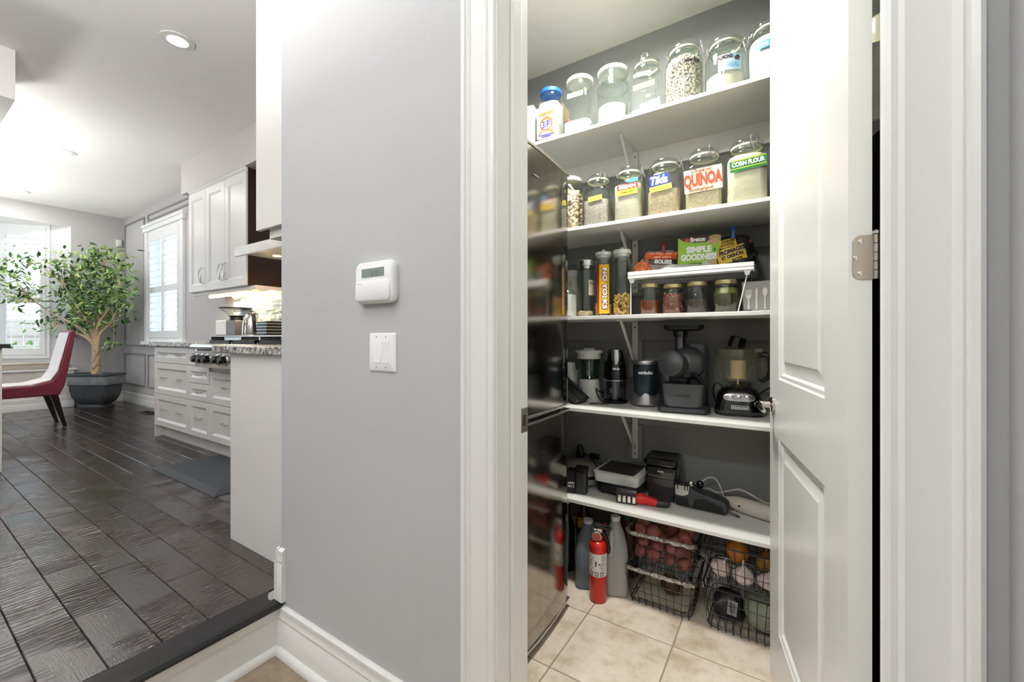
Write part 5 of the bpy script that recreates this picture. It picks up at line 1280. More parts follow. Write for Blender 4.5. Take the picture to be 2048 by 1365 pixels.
t = thing('food_chopper', 'black food chopper with silver button and clear bowl', 'chopper', (-.700, 2.015, Z4), face_cam(-.70, 2.015))
build('bowl', MB().lathe([(.050, .014), (.053, .02), (.055, .11)], n=36, c1=False), GLASS('smoke_bowl', (196, 194, 204), .05), t)
build('foot_ring', MB().lathe([(.058, 0), (.060, .004), (.060, .010), (.050, .014)], n=36), BLACK, t)
build('blade_shaft', MB().lathe([(.014, .016), (.008, .022), (.007, .11)], n=12), WHITEP, t)
for k in range(2): build('blade', MB().box(-.004 + .0, .034, -.004, .004, .03 + k * .03, .034 + k * .03).xf(Matrix.Rotation(k * 2.2 - .5, 4, 'Z')), CHROME, t)
build('bowl_band', MB().lathe([(.0545, .108), (.0565, .110), (.0565, .114), (.0545, .116)], n=36, c0=False, c1=False), STEEL, t)
build('motor_head', MB().loft([[(p[0], p[1], z) for p in circ(r, 0)] for r, z in ((.056, .114), (.057, .125), (.056, .15), (.052, .20), (.046, .235), (.036, .258), (.02, .264))]), BLACKG, t)
btn = MB().loft([[(p[0] + .004, p[1] - (.046 - (.010 * max(0, (zc - .2)) / .06)) , zc) for p in [(math.cos(a) * w_, math.sin(a) * .012) for a in [2 * math.pi * i / 20 for i in range(20)]]] for zc, w_ in ((.190, .008), (.197, .017), (.215, .021), (.245, .021), (.262, .018))])
build('button', btn, STEEL, t)
lettering('NINJA', .036, .012, cylmap(.0552, .168, -84), WHITEINK, t, .06)
build('power_cord', MB().tube(spline([(.0, .055, .03), (-.055, .045, .04), (-.085, .0, .055), (-.092, -.03, .070), (-.085, -.06, .045), (-.062, -.078, .012), (-.03, -.082, .004), (-.075, -.085, .004), (-.12, -.095, .004)]), .003, 8), BLACK, t)

t = thing('bullet_blender', 'dark teal bullet blender cup on a silver base', 'blender', (-.548, 2.01, Z4), face_cam(-.548, 2.01))
TEAL = M('dark_teal_metal', (52, 66, 74), .32, .55)
build('cup', MB().lathe([(.050, .05), (.053, .065), (.058, .12), (.060, .165), (.0602, .195)], n=40), TEAL, t)
build('silver_rim', MB().lathe([(.0602, .194), (.065, .196), (.066, .205), (.064, .211), (.055, .212), (.052, .206), (.001, .205)], n=40, c0=False), STEEL, t)
nb_ = 40; lo_ = []
for k, (r, z) in enumerate(((.064, .006), (.068, .012), (.066, .03))):
    lo_.append(circ(r, z, nb_))
lo_.append([(.0605 * math.cos(2 * math.pi * i / nb_), .0605 * math.sin(2 * math.pi * i / nb_), .052 + .011 * math.cos(5 * 2 * math.pi * i / nb_ + math.pi / 2 * 5)) for i in range(nb_)])
lo_.append([(.055 * math.cos(2 * math.pi * i / nb_), .055 * math.sin(2 * math.pi * i / nb_), .052 + .011 * math.cos(5 * 2 * math.pi * i / nb_ + math.pi / 2 * 5)) for i in range(nb_)])
build('base', MB().loft(lo_), M('satin_silver', (196, 196, 196), .3, .85), t)
for a in (45, 135, 225, 315): build('foot', MB().lathe([(.008, 0), (.008, .007)], .048 * math.cos(RAD(a)), .048 * math.sin(RAD(a)), 10), BLACK, t)
lettering('nutribullet', .068, .015, cylmap(.0603, .158, -92), WHITEINK, t, .06)

t = thing('slow_juicer', 'dark grey horizontal slow juicer with feed chute and tray', 'juicer', (-.368, 1.955, Z4), RAD(8))
JM = M('juicer_grey', (66, 68, 70), .35, .25); JD = M('juicer_dark', (38, 39, 41), .3)
build('foot', MB().loft([rsq(.098, .095, .03, 0), rsq(.104, .10, .03, .008), rsq(.102, .098, .03, .022), rsq(.094, .09, .03, .026)]), JM, t)
build('motor_housing', MB().loft([[(p[0] + .052, p[1] + .040, z) for p in rsq(hw_, .048, .03, 0)] for hw_, z in ((.045, .026), (.046, .15), (.046, .285), (.042, .292))]), JM, t)
build('drum', MB().lathe([(.066, 0), (.070, .01), (.068, .05), (.05, .06)], n=32).xf(Matrix.Translation((.018, -.0, .205)) @ Matrix.Rotation(RAD(75), 4, 'X') @ Matrix.Rotation(0, 4, 'Z')), JD, t)
build('press_barrel', MB().lathe([(.055, -.02), (.055, .06), (.056, .075), (.052, .085), (.001, .087)], n=32).xf(Matrix.Translation((-.022, -.012, .195)) @ Matrix.Rotation(RAD(80), 4, 'X') @ Matrix.Rotation(RAD(-14), 4, 'Y')), JM, t)
build('front_cap', MB().lathe([(.050, .085), (.053, .088), (.053, .105), (.046, .110), (.001, .111)], n=32).xf(Matrix.Translation((-.022, -.012, .195)) @ Matrix.Rotation(RAD(80), 4, 'X') @ Matrix.Rotation(RAD(-14), 4, 'Y')), M('juicer_cap', (58, 60, 62), .4), t)
build('feed_tube', MB().lathe([(.024, .235), (.023, .330)], -.014, -.02, 28, False, False), GLASS('smoke_bowl'), t)
build('feed_core', MB().lathe([(.012, .24), (.012, .33)], -.014, -.02, 20), GREYP, t)
build('feed_collar', MB().lathe([(.028, .322), (.030, .326), (.030, .348), (.028, .350)], -.014, -.02, 28), BLACKG, t)
build('feed_tray', MB().loft([[(p[0] - .0, p[1] - .01, z) for p in rsq(a, b_, .03, 0)] for a, b_, z in ((.060, .05, .350), (.078, .062, .356), (.082, .066, .374), (.078, .062, .374), (.056, .045, .358))]), BLACK, t)
build('juice_bin', MB().loft([[(p[0] - .0, p[1] - .045, z) for p in rsq(a, b_, .025, 0)] for a, b_, z in ((.070, .048, .028), (.074, .050, .035), (.082, .055, .118), (.084, .056, .124), (.080, .053, .124), (.070, .047, .04))], True, True), M('bin_grey', (72, 74, 76), .4), t)
build('neck_block', MB().box(-.06, .02, -.03, .03, .125, .155), DGREY, t, .006)
build('juice_spout', MB().tube([(.038, -.055, .165), (.058, -.080, .150), (.072, -.095, .138)], [.016, .013, .011], 14), GLASS('smoke_bowl'), t)
build('spout_lever', MB().box(.03, .075, -.075, -.05, .150, .162).xf(Matrix.Translation((.052, -.06, .156)) @ Matrix.Rotation(RAD(25), 4, 'Y') @ Matrix.Translation((-.052, .06, -.156))), BLACK, t, .004)
lettering('hotoyo', .056, .012, lambda x, y: (x, -.0985 - (y + .012) * .06, .075 + y), M('embossed_dark', (36, 37, 38), .5), t, .02)

t = thing('food_processor', 'black food processor with clear handled bowl beside the door', 'food processor', (-.160, 1.995, Z4), face_cam(-.163, 1.995) + RAD(2))
FPB = GLASS('smoky_bowl', (236, 235, 228), .06, 1.6, .07, (214, 208, 190))
build('base', MB().loft([rsq(.084, .078, .04, 0), rsq(.090, .084, .045, .006), rsq(.089, .083, .045, .02), rsq(.084, .078, .045, .06), rsq(.078, .072, .045, .085), rsq(.066, .062, .045, .105), rsq(.05, .05, .045, .115)]), BLACKG, t)
build('base_band', MB().loft([rsq(.0905, .0845, .045, .010), rsq(.0915, .0855, .045, .016), rsq(.0905, .0845, .045, .022)], False, False), DGREY, t)
def fpm(off):
    def f(x, y):
        z = .07 + y; yy = -.0835 + max(0, (z - .02)) * .115
        return (x, yy - off, z)
    return f
cp = MB(); ring = [(.058 * math.copysign(abs(math.cos(a)) ** .5, math.cos(a)), .017 * math.sin(a)) for a in [2 * math.pi * i / 28 for i in range(28)]]
cp.loft([[fpm(-.003)(x, y + .008) for x, y in ring], [fpm(.004)(x, y + .008) for x, y in ring], [fpm(.006)(x * .95, y * .88 + .008) for x, y in ring]])
pn = build('control_panel', cp, STEEL, t)
for x in (-.030, 0, .030): build('button', MB().lathe([(.010, 0), (.010, .002), (.008, .003)], n=18).xf(Matrix.Translation(fpm(.006)(x, .008)) @ Matrix.Rotation(RAD(84), 4, 'X')), M('satin_silver', (196, 196, 196)), pn)
br_ = patch('badge', .064, .016, fpm(.0032), M('badge_silver', (214, 212, 206), .3, .5), t, .003, -.032, 4, 1)
patch('badge_field', .058, .011, fpm(.0038), INK, br_, .003, -.032, 4, 1)
lettering('KitchenAid', .052, .008, fpm(.0044), WHITEINK, br_, .03, cx=.003, cy=-.032)
build('drive_hub', MB().lathe([(.03, .112), (.022, .120), (.012, .124), (.010, .15)], n=20), CHROME, t)
build('bowl', MB().lathe([(.030, .118), (.040, .135), (.074, .142), (.082, .155), (.085, .235), (.087, .245), (.087, .270)], n=40, c1=False), FPB, t)
build('bowl_lid', MB().lathe([(.088, .246), (.090, .250), (.089, .272), (.070, .279), (.001, .280)], n=40, c0=False), FPB, t)
build('inner_cup', MB().lathe([(.030, .150), (.031, .225)], n=24), M('cream_plastic', (226, 206, 150), .5), t)
build('bowl_handle', MB().tube([(.070, -.02, .250), (.098, -.028, .252), (.112, -.032, .240), (.114, -.033, .19), (.106, -.031, .158), (.088, -.026, .145), (.075, -.022, .146)], [.009, .010, .010, .010, .010, .009, .006], 10), BLACK, t)
build('pusher', MB().lathe([(.030, 0), (.032, .02), (.032, .045), (.028, .05)], n=24).xf(Matrix.Translation((-.012, .0, .276)) @ Matrix.Rotation(RAD(18), 4, 'Y')), BLACKG, t)
build('lid_latch', MB().box(.055, .085, -.07, -.055, .262, .276), FPB, t, .003)
build('power_cord', MB().tube(spline([(-.05, .06, .10), (-.085, .06, .12), (-.095, .06, .08), (-.08, .06, .01)]), .003, 8).tube(spline([(.07, .06, .07), (.12, .03, .11), (.14, .02, .05), (.12, .03, .004)]), .003, 8), BLACK, t)

# ================================================================== lowest shelf: gadgets
t = thing('waffle_maker', 'round grey waffle iron behind the small black carton', 'waffle iron', (-.872, 1.990, Z5))
WM = M('brushed_grey_lid', (158, 152, 144), .4, .4)
build('lower_shell', MB().lathe([(.10, .012), (.108, .018), (.110, .035), (.107, .042)], n=40), WM, t)
build('seam_band', MB().lathe([(.106, .042), (.109, .044), (.109, .056), (.106, .058)], n=40), BLACK, t)
build('upper_shell', MB().lathe([(.107, .058), (.110, .062), (.106, .085), (.07, .105), (.001, .112)], n=40), WM, t)
for a in (60, 180, 300): build('foot', MB().lathe([(.01, 0), (.01, .013)], .08 * math.cos(RAD(a)), .08 * math.sin(RAD(a)), 10), BLACK, t)
build('handle', MB().prism([(-.02, .07), (.02, .07), (.018, .135), (.004, .172), (-.012, .172), (-.018, .135)], .06, .10, 'y').xf(Matrix.Translation((-.03, -.02, 0))), BLACK, t, .006)
build('latch', MB().box(.02, .07, .06, .085, .105, .135), BLACK, t, .005)
build('cable', MB().tube(spline([(-.03, .06, .135), (.02, .03, .134), (.06, .0, .122), (.095, -.02, .10), (.115, -.03, .07), (.122, -.01, .03), (.118, .03, .006)]), .003, 8), BLACK, t)
t = thing('gadget_carton', 'small black carton with pale lettering at the left of the lowest shelf', 'box', (-.815, 1.850, Z5), RAD(10))
build('carton', MB().box(-.06, -.018, -.03, .03, 0, .105), INK, t, .001)
build('grip', MB().loft([[(p[0] + .008, p[1], z) for p in rsq(.026, .028, .01, 0)] for z in (0, .10)]), DGREY, t)
build('cap', MB().loft([[(p[0] + .006, p[1], z) for p in rsq(a, .03, .008, 0)] for a, z in ((.028, .10), (.030, .118), (.028, .122))]), BLACK, t)
lettering('RAPID', .040, .011, flatmap(-.0306, .050, -.039), WHITEINK, t, .02)
lettering('FIRE 2', .036, .010, flatmap(-.0306, .034, -.039), WHITEINK, t, .02)
# folding white appliance with dark lid
t = thing('sandwich_press', 'white-framed press with dark flat lid on a black base', 'press', (-.652, 1.985, Z5), RAD(-2))
build('base', MB().loft([rsq(.088, .085, .02, .004), rsq(.095, .092, .025, .012), rsq(.097, .094, .025, .050), rsq(.092, .09, .025, .056)]), BLACK, t)
build('frame', MB().loft([rsq(.100, .097, .02, .056), rsq(.106, .103, .022, .062), rsq(.110, .106, .022, .098), rsq(.112, .108, .022, .102), rsq(.108, .104, .022, .106)]), M('frame_white', (226, 228, 224), .35), t)
build('lid_plate', MB().loft([[(p[0] - .006, p[1] + .004, z) for p in rsq(.088, .090, .010, 0)] for z in (.104, .1075)]), M('dark_bronze_plate', (46, 42, 38), .35), t)
for sx in (-1, 1):
    for sy in (-1, 1): build('foot', MB().lathe([(.009, 0), (.009, .005)], sx * .07, sy * .07, 10), BLACK, t)
t = thing('vegetable_chopper', 'black lidded clear container box in the middle of the lowest shelf', 'container', (-.470, 2.015, Z5), RAD(4))
build('box', MB().loft([rsq(.058, .062, .012, 0), rsq(.064, .068, .014, .105)], True, False), GLASS('smoky_container', (170, 166, 168), .08, 1.5, .18, (120, 116, 118)), t)
build('insert', MB().loft([rsq(.045, .05, .01, .012), rsq(.048, .052, .01, .060)]), M('dark_insert', (44, 40, 42), .5), t)
build('collar', MB().loft([rsq(.066, .070, .014, .103), rsq(.068, .072, .014, .112), rsq(.068, .072, .014, .150), rsq(.064, .068, .014, .154)]), BLACKG, t)
build('lid', MB().loft([rsq(.066, .074, .014, .160), rsq(.072, .080, .016, .165), rsq(.072, .080, .016, .186), rsq(.066, .074, .014, .190), rsq(.060, .068, .014, .186)]), BLACKG, t)
build('hinge', MB().box(-.03, .03, .066, .076, .13, .18), BLACK, t)
lettering('MUELLER', .026, .006, flatmap(-.0727, .135), WHITEINK, t, .02)
# red hand sharpener lying along the shelf front
t = thing('hand_sharpener', 'red and black handheld knife sharpener lying at the shelf front', 'knife sharpener', (-.525, 1.862, Z5), RAD(-1))
SH = Matrix.Rotation(RAD(11), 4, 'Z')
build('guard', MB().loft([[(x, p[0], .024 + p[1]) for p in [(a * .020, b_ * .026) for a, b_ in ((-1, -.9), (1, -.9), (1, .7), (.6, 1.3), (-.6, 1.3), (-1, .7))]] for x in (-.108, -.022)]).xf(SH), M('dark_guard', (40, 34, 34), .3), t)
for k in range(4): build('steel_plate', MB().box(-.102 + k * .021, -.088 + k * .021, -.0225, .0, .006, .036).xf(SH), CHROME, t, .002)
build('handle', MB().tube([(-.022, 0, .022), (-.005, 0, .027), (.03, 0, .022), (.065, 0, .016)], [.022, .024, .018, .0155], 16).xf(SH), M('sharpener_red', (216, 34, 36), .4), t)
build('handle_tip', MB().tube([(.060, 0, .016), (.08, 0, .0165), (.105, 0, .020), (.118, 0, .024)], [.0158, .016, .014, .006], 16).xf(SH), DGREY, t)
# electric sharpener
t = thing('electric_sharpener', 'dark grey electric knife sharpener with steel slots', 'knife sharpener', (-.298, 1.965, Z5), RAD(-3))
ES = M('sharpener_grey', (60, 62, 64), .5)
build('body', MB().prism([(-.095, .002), (-.105, .02), (-.108, .088), (-.04, .092), (-.02, .078), (.09, .056), (.105, .045), (.105, .012), (.095, .002)], -.035, .035, 'y'), ES, t, .008, segs=3)
build('grip_panel', MB().prism([(-.03, .006), (-.02, .045), (.02, .055), (.085, .036), (.095, .010)], -.0375, -.033, 'y'), BLACK, t, .002)
build('lower_panel', MB().prism([(-.098, .006), (-.100, .040), (-.05, .044), (-.042, .010)], -.0375, -.033, 'y'), BLACK, t, .002)
build('steel_face', MB().prism([(-.100, .050), (-.100, .092), (-.042, .094), (-.046, .060), (-.07, .048)], -.038, .0, 'y'), STEEL, t, .001)
for x in (-.092, -.062, -.052): build('slot', MB().box(x, x + .004, -.0388, -.0, .075, .096), BLACK, t)
build('dial', MB().lathe([(.013, .094), (.013, .105), (.008, .112), (.001, .113)], -.040, -.012, 18), CHROME, t)
build('knob', MB().ell((-.008, .01, .098), (.016, .012, .018), 14, 9), BLACKG, t)
build('hang_loop', MB().tube([(.100, -.02, .024), (.135, -.022, .014), (.150, -.022, .006), (.146, -.02, .004), (.118, -.018, .010), (.10, -.016, .016)], .0024, 6), BLACK, t)
# white stick blender with cord
t = thing('stick_blender', 'cream stick blender lying with its curled cord at the shelf end', 'stick blender', (-.085, 2.0, Z5), 0)
CRM = M('cream_body', (212, 204, 190), .4)
build('body', MB().tube([(-.135, .035, .030), (-.125, .03, .031), (-.08, .01, .034), (0, -.02, .034), (.08, -.05, .033), (.12, -.065, .032)], [.004, .018, .030, .032, .029, .020], 18), CRM, t)
build('switch', MB().ell((-.062, -.024, .036), (.014, .004, .006), 12, 8), BLACK, t)
build('cord', MB().tube(spline([(-.130, .04, .032), (-.16, .05, .10), (-.19, .045, .115), (-.225, .04, .09), (-.25, .05, .055), (-.235, .06, .045), (-.20, .06, .060), (-.16, .055, .050), (-.10, .05, .075), (-.07, .04, .085), (-.03, .03, .075), (.02, .02, .055), (.05, .0, .06)]), .0034, 8), CRM, t)

# ================================================================== pantry floor
t = thing('fire_extinguisher', 'red fire extinguisher with white label on the pantry floor', 'fire extinguisher', (-.684, 1.745, 0), face_cam(-.684, 1.745))
RED = M('extinguisher_red', (196, 34, 24), .25, coat=.3)
build('cylinder', MB().lathe([(.033, 0), (.036, .004), (.0375, .012), (.0375, .235), (.036, .247), (.030, .257), (.020, .262), (.013, .264)], n=36), RED, t)
L_ = patch('label', .20, .098, cylmap(.0381, 0), M('label_paper', (232, 228, 220), .6), t, 0, .165, 28, 1)
exm = cylmap(.0386, 0)
rx = random.Random(5)
for k in range(9): patch('label_line', rx.uniform(.012, .024), .0022, exm, INK, L_, .020 + rx.uniform(-.004, .006), .205 - k * .0085, 3, 1)
for k in range(6): patch('label_line', rx.uniform(.006, .016), .0022, exm, INK, L_, -.028 + rx.uniform(-.006, .006), .195 - k * .010, 3, 1)
shape('pictogram', [(-.012, .160), (-.007, .160), (-.006, .185), (-.012, .182)], exm, INK, L_)
shape('pictogram', disc2(.006, .172, .004, .004, 10), exm, INK, L_)
for x in (-.030, -.006, .018):
    patch('pictogram', .017, .018, exm, INK, L_, x, .128, 3, 1); patch('pictogram_field', .011, .012, cylmap(.0390, 0), WHITEINK, L_, x, .128, 3, 1)
    shape('pictogram_mark', [(x - .004, .124), (x + .003, .124), (x + .001, .133)], cylmap(.0393, 0), INK, L_)
build('valve', MB().lathe([(.013, .262), (.012, .275), (.010, .290), (.010, .312)], n=18).box(-.018, .018, -.008, .008, .296, .312), STEEL, t, .001)
build('gauge', MB().lathe([(.020, 0), (.020, .008), (.017, .010)], n=24).xf(Matrix.Translation((-.006, -.012, .284)) @ Matrix.Rotation(RAD(90), 4, 'X')), STEEL, t)
shape('gauge_dial', [(-.006 + .0165 * math.cos(a), .284 + .0165 * math.sin(a)) for a in [i * .3142 for i in range(20)]], flatmap(-.0224, 0), M('dial_red', (170, 70, 56), .5), t)
build('carry_handle', MB().box(-.034, -.010, -.006, .006, .305, .313).prism([(-.012, .318), (.055, .308), (.056, .316), (-.010, .330)], -.008, .008, 'y'), BLACK, t, .002)
build('trigger', MB().prism([(-.012, .328), (.050, .322), (.050, .328), (-.012, .336)], -.007, .007, 'y'), BLACK, t, .001)
build('hose', MB().tube([(.014, .0, .300), (.030, 0, .285), (.040, 0, .255), (.045, 0, .222), (.044, 0, .205)], [.008, .009, .010, .010, .007], 10), BLACK, t)
build('pull_pin', MB().tube([(.010, -.01, .262), (.016, -.016, .272), (.018, -.014, .288)], .0022, 6).tube([(.030, -.002, .318), (.030, -.002, .335), (.036, -.002, .338)], .0015, 6), RED, t)

def jug(label, x, y, hw, h, glassm, liq, lz, face, capm, name='plastic_jug', hd=None):
    t = thing(name, label, 'jug', (x, y, 0), face)
    hd = hd or hw
    S = [(hw * .88, hd * .88, .02, 0), (hw, hd, .028, .012), (hw, hd, .03, h * .52), (hw * .98, hd * .98, .035, h * .60), (hw * .80, hd * .80, .04, h * .74), (hw * .52, hd * .55, .05, h * .86), (.020, .020, .02, h * .93), (.019, .019, .019, h * .96)]
    build('jug_body', MB().loft([rsq(a, b_, r, z) for a, b_, r, z in S], True, True), glassm, t, sm=50)
    if liq:
        mm, nm = liq
        secs = [rsq(a - .003, b_ - .003, r, z + (.003 if z == 0 else 0)) for a, b_, r, z in S if z < lz] + [rsq(hw - .003, hd - .003, .03, lz)]
        build(nm, MB().loft(secs), mm, t, sm=50)['kind'] = 'stuff'
    build('cap', MB().lathe([(.021, h * .945), (.022, h * .95), (.022, h * .985), (.020, h), (.001, h)], n=20), capm, t)
    return t
CLJ = GLASS('frosted_jug_plastic', (222, 225, 226), .25, 1.45, .55, (214, 217, 219))
t = jug('cloudy grey plastic jug with liquid in the bottom by the extinguisher', -.643, 1.855, .054, .338, CLJ, (M('grey_liquid', (140, 142, 146), .3), 'liquid'), .095, face_cam(-.643, 1.855), M('translucent_cap', (216, 218, 218), .4), hd=.062)
build('handle', MB().tube([(-.016, -.046, .285), (-.018, -.062, .265), (-.020, -.071, .23), (-.020, -.070, .19), (-.020, -.060, .175)], [.010, .011, .011, .011, .008], 10), CLJ, t)
CLB = GLASS('frosted_blue_jug', (196, 210, 220), .25, 1.45, .42, (168, 184, 196))
t = jug('plastic jug of blue liquid between refrigerator and extinguisher', -.768, 1.835, .058, .300, CLB, (M('blue_washer_fluid', (40, 62, 104), .25), 'blue_liquid'), .165, face_cam(-.768, 1.835), M('translucent_cap', (216, 218, 218)), hd=.060)
build('handle', MB().tube([(.024, -.045, .235), (.022, -.062, .20), (.020, -.064, .15), (.020, -.058, .125)], [.012, .013, .013, .010], 10), CLB, t)
t = thing('sauce_bottle', 'amber oil bottle with yellow label behind the blue jug', 'bottle', (-.850, 1.975, 0), face_cam(-.85, 1.97))
build('glass_body', MB().lathe([(.038, 0), (.040, .006), (.040, .20), (.032, .25), (.016, .29), (.015, .34)], n=28), M('amber_glass', (70, 36, 16), .1, coat=.5), t)
patch('label', .07, .05, cylmap(.0406, 0), M('label_gold', (206, 160, 40), .5), t, 0, .225, 10, 1)
build('cap', MB().lathe([(.018, .335), (.018, .358), (.001, .360)], n=20), M('maroon_cap', (70, 24, 26), .4), t)
t = thing('glass_bottle', 'dark bottle with pale neck foil beside the amber bottle', 'bottle', (-.905, 1.900, 0))
build('glass_body', MB().lathe([(.036, 0), (.036, .21), (.014, .27), (.013, .33)], n=28), M('near_black_glass', (22, 22, 24), .08, coat=.5), t)
build('cap', MB().lathe([(.015, .325), (.015, .36), (.001, .361)], n=18), M('foil_silver', (200, 200, 200), .3, .9), t)
t = thing('green_lidded_tub', 'dark tub with a green lid behind the grey jug', 'tub', (-.640, 2.02, 0))
build('tub', MB().lathe([(.05, 0), (.056, .28)], n=28), M('maroon_tub', (76, 28, 30), .5), t)
build('lid', MB().lathe([(.058, .28), (.058, .30), (.02, .31), (.001, .311)], n=28), M('dark_green_lid', (36, 70, 54), .4), t)
struct('baseboard_pantry', MB().prism([(2.11 + p[0], p[1]) for p in bprof(-1)], -1.43, .5, 'x'), TRIM, 'white baseboard along the pantry back wall under the shelves', 'baseboard')

# ---- wire baskets
BWM = M('black_coated_wire', (20, 20, 21), .4); FOIL = M('crumpled_foil_tape', (190, 188, 184), .22, .95, var=(60, .35), bump=(90, 1.0))
def basket(label, x0, x1, y0, y1, z0, z1, foil, group, ins=.018):
    t = thing('wire_basket', label, 'basket', (0, 0, 0), 0, group)
    def ring(f, k=8):
        i = ins * (1 - f); return [(x0 + i, y0 + i), (x1 - i, y0 + i), (x1 - i, y1 - i), (x0 + i, y1 - i)]
    def rr_(z, f, rad=.025):
        i = ins * (1 - f); cx, cy = (x0 + x1) / 2, (y0 + y1) / 2
        return [(p[0] + cx, p[1] + cy, z) for p in rsq((x1 - x0) / 2 - i, (y1 - y0) / 2 - i, rad, 0, 4)]
    H = z1 - z0
    build('rim', MB().tube(rr_(z1, 1), .0032, 8, True), BWM, t)
    g_ = MB()
    for f in (.36, .68): g_.tube(rr_(z0 + H * f, f), .0014, 5, True)
    g_.tube(rr_(z0 + .006, .03), .0018, 5, True)
    nx = max(5, round((x1 - x0) / .034)); ny = max(4, round((y1 - y0) / .05))
    for k in range(nx + 1):
        f = k / nx; xa = x0 + ins + .01 + (x1 - x0 - 2 * ins - .02) * f; xb = x0 + .01 + (x1 - x0 - .02) * f
        g_.tube([(xb, y0, z1), (xa, y0 + ins, z0 + .014), (xa + .004, y0 + ins - .008, z0), (xa, y0 + ins + .02, z0 + .004), (xa, y1 - ins, z0 + .004), (xb, y1, z1)], .0014, 5)
    for k in range(ny + 1):
        f = k / ny; ya = y0 + ins + .01 + (y1 - y0 - 2 * ins - .02) * f; yb = y0 + .01 + (y1 - y0 - .02) * f
        g_.tube([(x0, yb, z1), (x0 + ins, ya, z0 + .008), (x1 - ins, ya, z0 + .008), (x1, yb, z1)], .0014, 5)
    build('wire_grid', g_, BWM, t)
    if foil:
        pts = rr_(z1, 1); n = len(pts); a0, a1 = foil
        seg = [pts[int(i) % n] for i in range(int(a0 * n), int(a1 * n) + 1)]
        dense = []
        for a, b_ in zip(seg, seg[1:]):
            m = max(1, int((Vector(a) - Vector(b_)).length / .012))
            dense += [tuple(Vector(a).lerp(Vector(b_), q / m)) for q in range(m)]
        dense.append(seg[-1]); rq = random.Random(3)
        build('foil_wrap', MB().tube(dense, [rq.uniform(.0065, .0095) for _ in dense], 9).jit(.004, 6, 70), FOIL, t, sm=25)
    return t
LB = (-.583, -.298, 1.800, 2.060); RBK = (-.272, .020, 1.800, 2.060)
basket('lower left black wire basket with foil on its rim', LB[0], LB[1], LB[2], LB[3], .004, .150, (.0, .99), 'stacked wire baskets')
basket('upper left foil-rimmed wire basket full of red potatoes', LB[0] + .006, LB[1], LB[2], LB[3], .165, .305, (.0, .99), 'stacked wire baskets')
basket('lower right black wire basket holding a pale green squash', RBK[0], RBK[1], RBK[2], RBK[3], .004, .168, (.50, .60), 'stacked wire baskets')
basket('upper right black wire basket holding onions and garlic', RBK[0] + .004, RBK[1], RBK[2], RBK[3], .186, .335, None, 'stacked wire baskets')
for (x0, x1, z0, z1, lb) in ((LB[0], LB[1], .150, .165, 'left'), (RBK[0], RBK[1], .168, .186, 'right')):
    st_ = thing('stacking_bracket', 'black stacking clips between the two ' + lb + ' wire baskets', 'bracket', (0, 0, 0), 0, 'stacking clips')
    for sx in (x0 + .02, x1 - .02):
        for yy in (1.83, 2.03): build('clip', MB().box(sx - .006, sx + .006, yy - .01, yy + .01, z0 + .0033, z1), BWM, st_, .001)
    # side struts that carry the upper basket
POT = [M('red_potato_skin', (158, 92, 82), .6, var=(22, .25), rgb2=(116, 58, 58), bump=(60, .15)), M('pink_potato_skin', (170, 112, 92), .6, var=(18, .25), rgb2=(196, 156, 116), bump=(60, .15))]
pm = []
for k in range(4):
    mb = MB().ell((0, 0, 0), (.029 + .0015 * k, .026, .027), 16, 11).jit(.005, 11 + k, 24); pm.append(mesh_of('red_potato', mb, POT[k % 2]))
rp_ = random.Random(17); k = 0
for iz, z in enumerate((.206, .258, .308)):
    for ix in range(4):
        for iy in range(3):
            if iy == 2 and iz < 2: continue
            if iz == 2 and (ix + iy) % 3 == 2: continue
            x = LB[0] + .052 + ix * .0605 + (.012 if iz == 1 else 0) * (1 if ix < 3 else -1); y = LB[2] + .058 + iy * .068
            o = bpy.data.objects.new('red_potato', pm[k % 4]); COL.objects.link(o); k += 1
            o.location = (x + rp_.uniform(-.004, .004), y + rp_.uniform(-.004, .004), z + rp_.uniform(-.004, .004)); o.rotation_euler = (rp_.uniform(0, 6), rp_.uniform(-.5, .5), rp_.uniform(0, 6))
            tag(o, 'red potato, %s layer, %s row, %s from the grey jug' % (('bottom', 'middle', 'top')[iz], ('front', 'second', 'back')[iy], ('first', 'second', 'third', 'fourth')[ix]), 'potato', 'potatoes in the wire basket')
def onion(label, x, y, z, r, m):
    t = thing('onion', label, 'onion', (x, y, z), 0, 'onions in the wire basket')
    build('bulb', MB().lathe([(.004, -r * .98), (r * .55, -r * .84), (r * .92, -r * .35), (r, .05 * r), (r * .88, r * .5), (r * .5, r * .86), (r * .18, r * 1.02), (r * .10, r * 1.15)], n=24), m, t)
    build('root_tuft', MB().lathe([(r * .12, -r * 1.02), (r * .10, -r * .96)], n=10), M('onion_root', (150, 120, 80), .9), t)
    build('dry_neck', MB().lathe([(r * .12, r * 1.05), (r * .07, r * 1.3), (r * .10, r * 1.38)], n=9).jit(.003, 2, 60), M('dry_onion_neck', (190, 140, 80), .8), t)
ON = M('onion_skin', (206, 136, 62), .4, var=(30, .25), rgb2=(176, 100, 40), stretch=(1, 1, .1))
onion('golden onion nearest the middle of the wire basket', -.155, 1.905, .288, .042, ON)
onion('brown onion behind the garlic close to the door', -.055, 1.915, .268, .040, M('onion_skin_brown', (170, 120, 56), .4, var=(30, .3), rgb2=(120, 84, 40), stretch=(1, 1, .1)))
GAR = M('garlic_skin', (236, 228, 220), .6, var=(70, .25), rgb2=(206, 182, 180), stretch=(1, 1, .08))
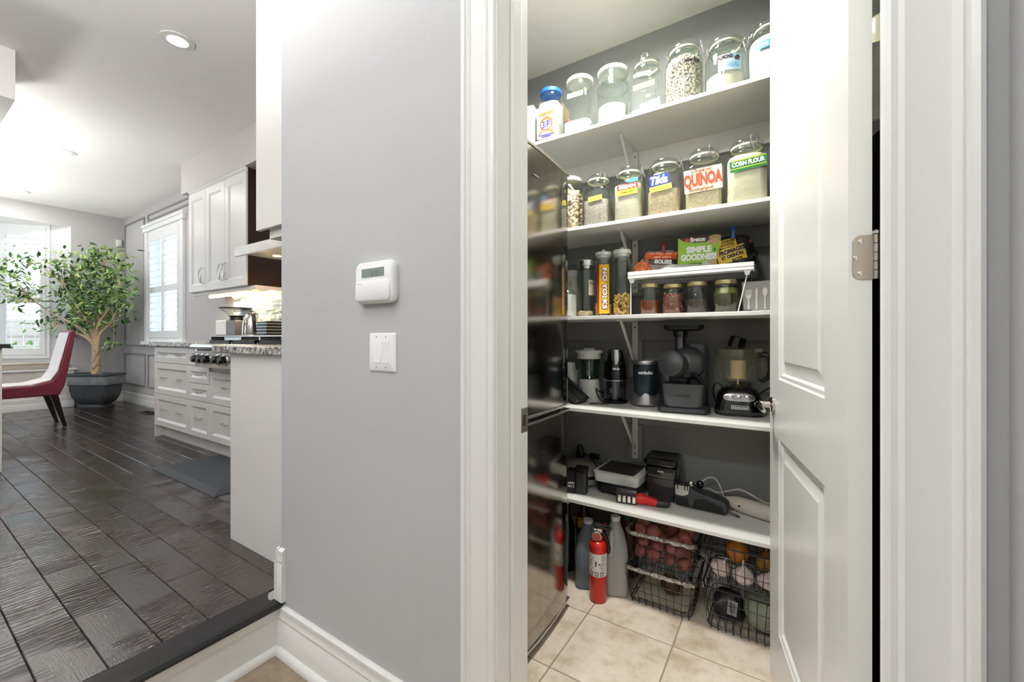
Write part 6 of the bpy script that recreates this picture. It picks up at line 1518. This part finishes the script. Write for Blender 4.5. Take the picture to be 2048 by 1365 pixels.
def garlic(label, x, y, z, r, tilt):
    t = thing('garlic_bulb', label, 'garlic', (x, y, z), 0, 'garlic bulbs in the wire basket'); t.rotation_euler = (tilt, 0, tilt * 2)
    n = 36; secs = []
    for rr__, zz in ((.25, -.72), (.75, -.62), (1, -.2), (.95, .15), (.62, .55), (.25, .85)):
        secs.append([(r * rr__ * (1 + .07 * abs(math.sin(4.5 * a))) * math.cos(a), r * rr__ * (1 + .07 * abs(math.sin(4.5 * a))) * math.sin(a), r * zz) for a in [2 * math.pi * i / n for i in range(n)]])
    build('cloves', MB().loft(secs), GAR, t)
    build('stalk', MB().lathe([(r * .26, r * .8), (r * .16, r * 1.2), (r * .10, r * 1.65)], n=12).jit(.002, 3, 60), GAR, t)
    build('root_plate', MB().lathe([(r * .22, -r * .76), (r * .2, -r * .7)], n=10), M('onion_root', (150, 120, 80)), t)
garlic('garlic bulb lying leftmost in the onion basket', -.212, 1.868, .226, .034, .5)
garlic('garlic bulb standing with upright stalk in the onion basket', -.130, 1.856, .224, .037, .05)
garlic('garlic bulb nearest the open door in the onion basket', -.048, 1.858, .222, .036, -.35)
t = thing('squash', 'pale green squash in the lower right wire basket', 'squash', (-.060, 1.915, .078), 0)
SQ = M('pale_green_rind', (150, 158, 136), .5, var=(20, .2))
build('fruit', MB().lathe([(.02, -.062), (.06, -.05), (.076, -.01), (.074, .02), (.05, .05), (.012, .062)], n=32), SQ, t)
build('stalk', MB().lathe([(.010, .06), (.007, .085)], n=8), M('squash_stalk', (120, 110, 70), .8), t)
t = thing('produce_bag', 'dark produce bag with a printed tag in the lower right basket', 'bag', (-.190, 1.92, .014), 0)
build('bag', pillow(.115, .105, .11, 12, .4), M('dark_produce_bag', (40, 38, 40), .35, bump=(40, .5)), t)
tg = patch('tag', .034, .058, lambda x, y: (x, -.078, y), M('tag_grey', (150, 150, 150), .6), t, .022, .075, 2, 1, -.1)
for k in range(5): patch('tag_line', .022, .003, lambda x, y: (x, -.079, y), INK, tg, .021, .060 + k * .008, 2, 1, -.1)
t = thing('wrapped_produce', 'brown paper-wrapped lump in the lower left basket', 'produce', (-.420, 1.93, .014), 0)
build('wrap', MB().ell((0, 0, .045), (.04, .035, .044), 14, 9).jit(.012, 7, 30), M('brown_wrap', (84, 62, 46), .6), t)
build('knot', MB().lathe([(.012, .085), (.016, .098), (.006, .105)], n=10).jit(.004, 2, 60), M('brown_wrap', (84, 62, 46)), t)
t = thing('basket_liner', 'flat cream liner tray under the lump in the lower left basket', 'tray', (-.441, 1.93, .0125), 0)
build('tray', MB().loft([rsq(.105, .09, .02, 0), rsq(.108, .093, .02, .0015)]), M('cream_liner', (206, 200, 170), .7), t)
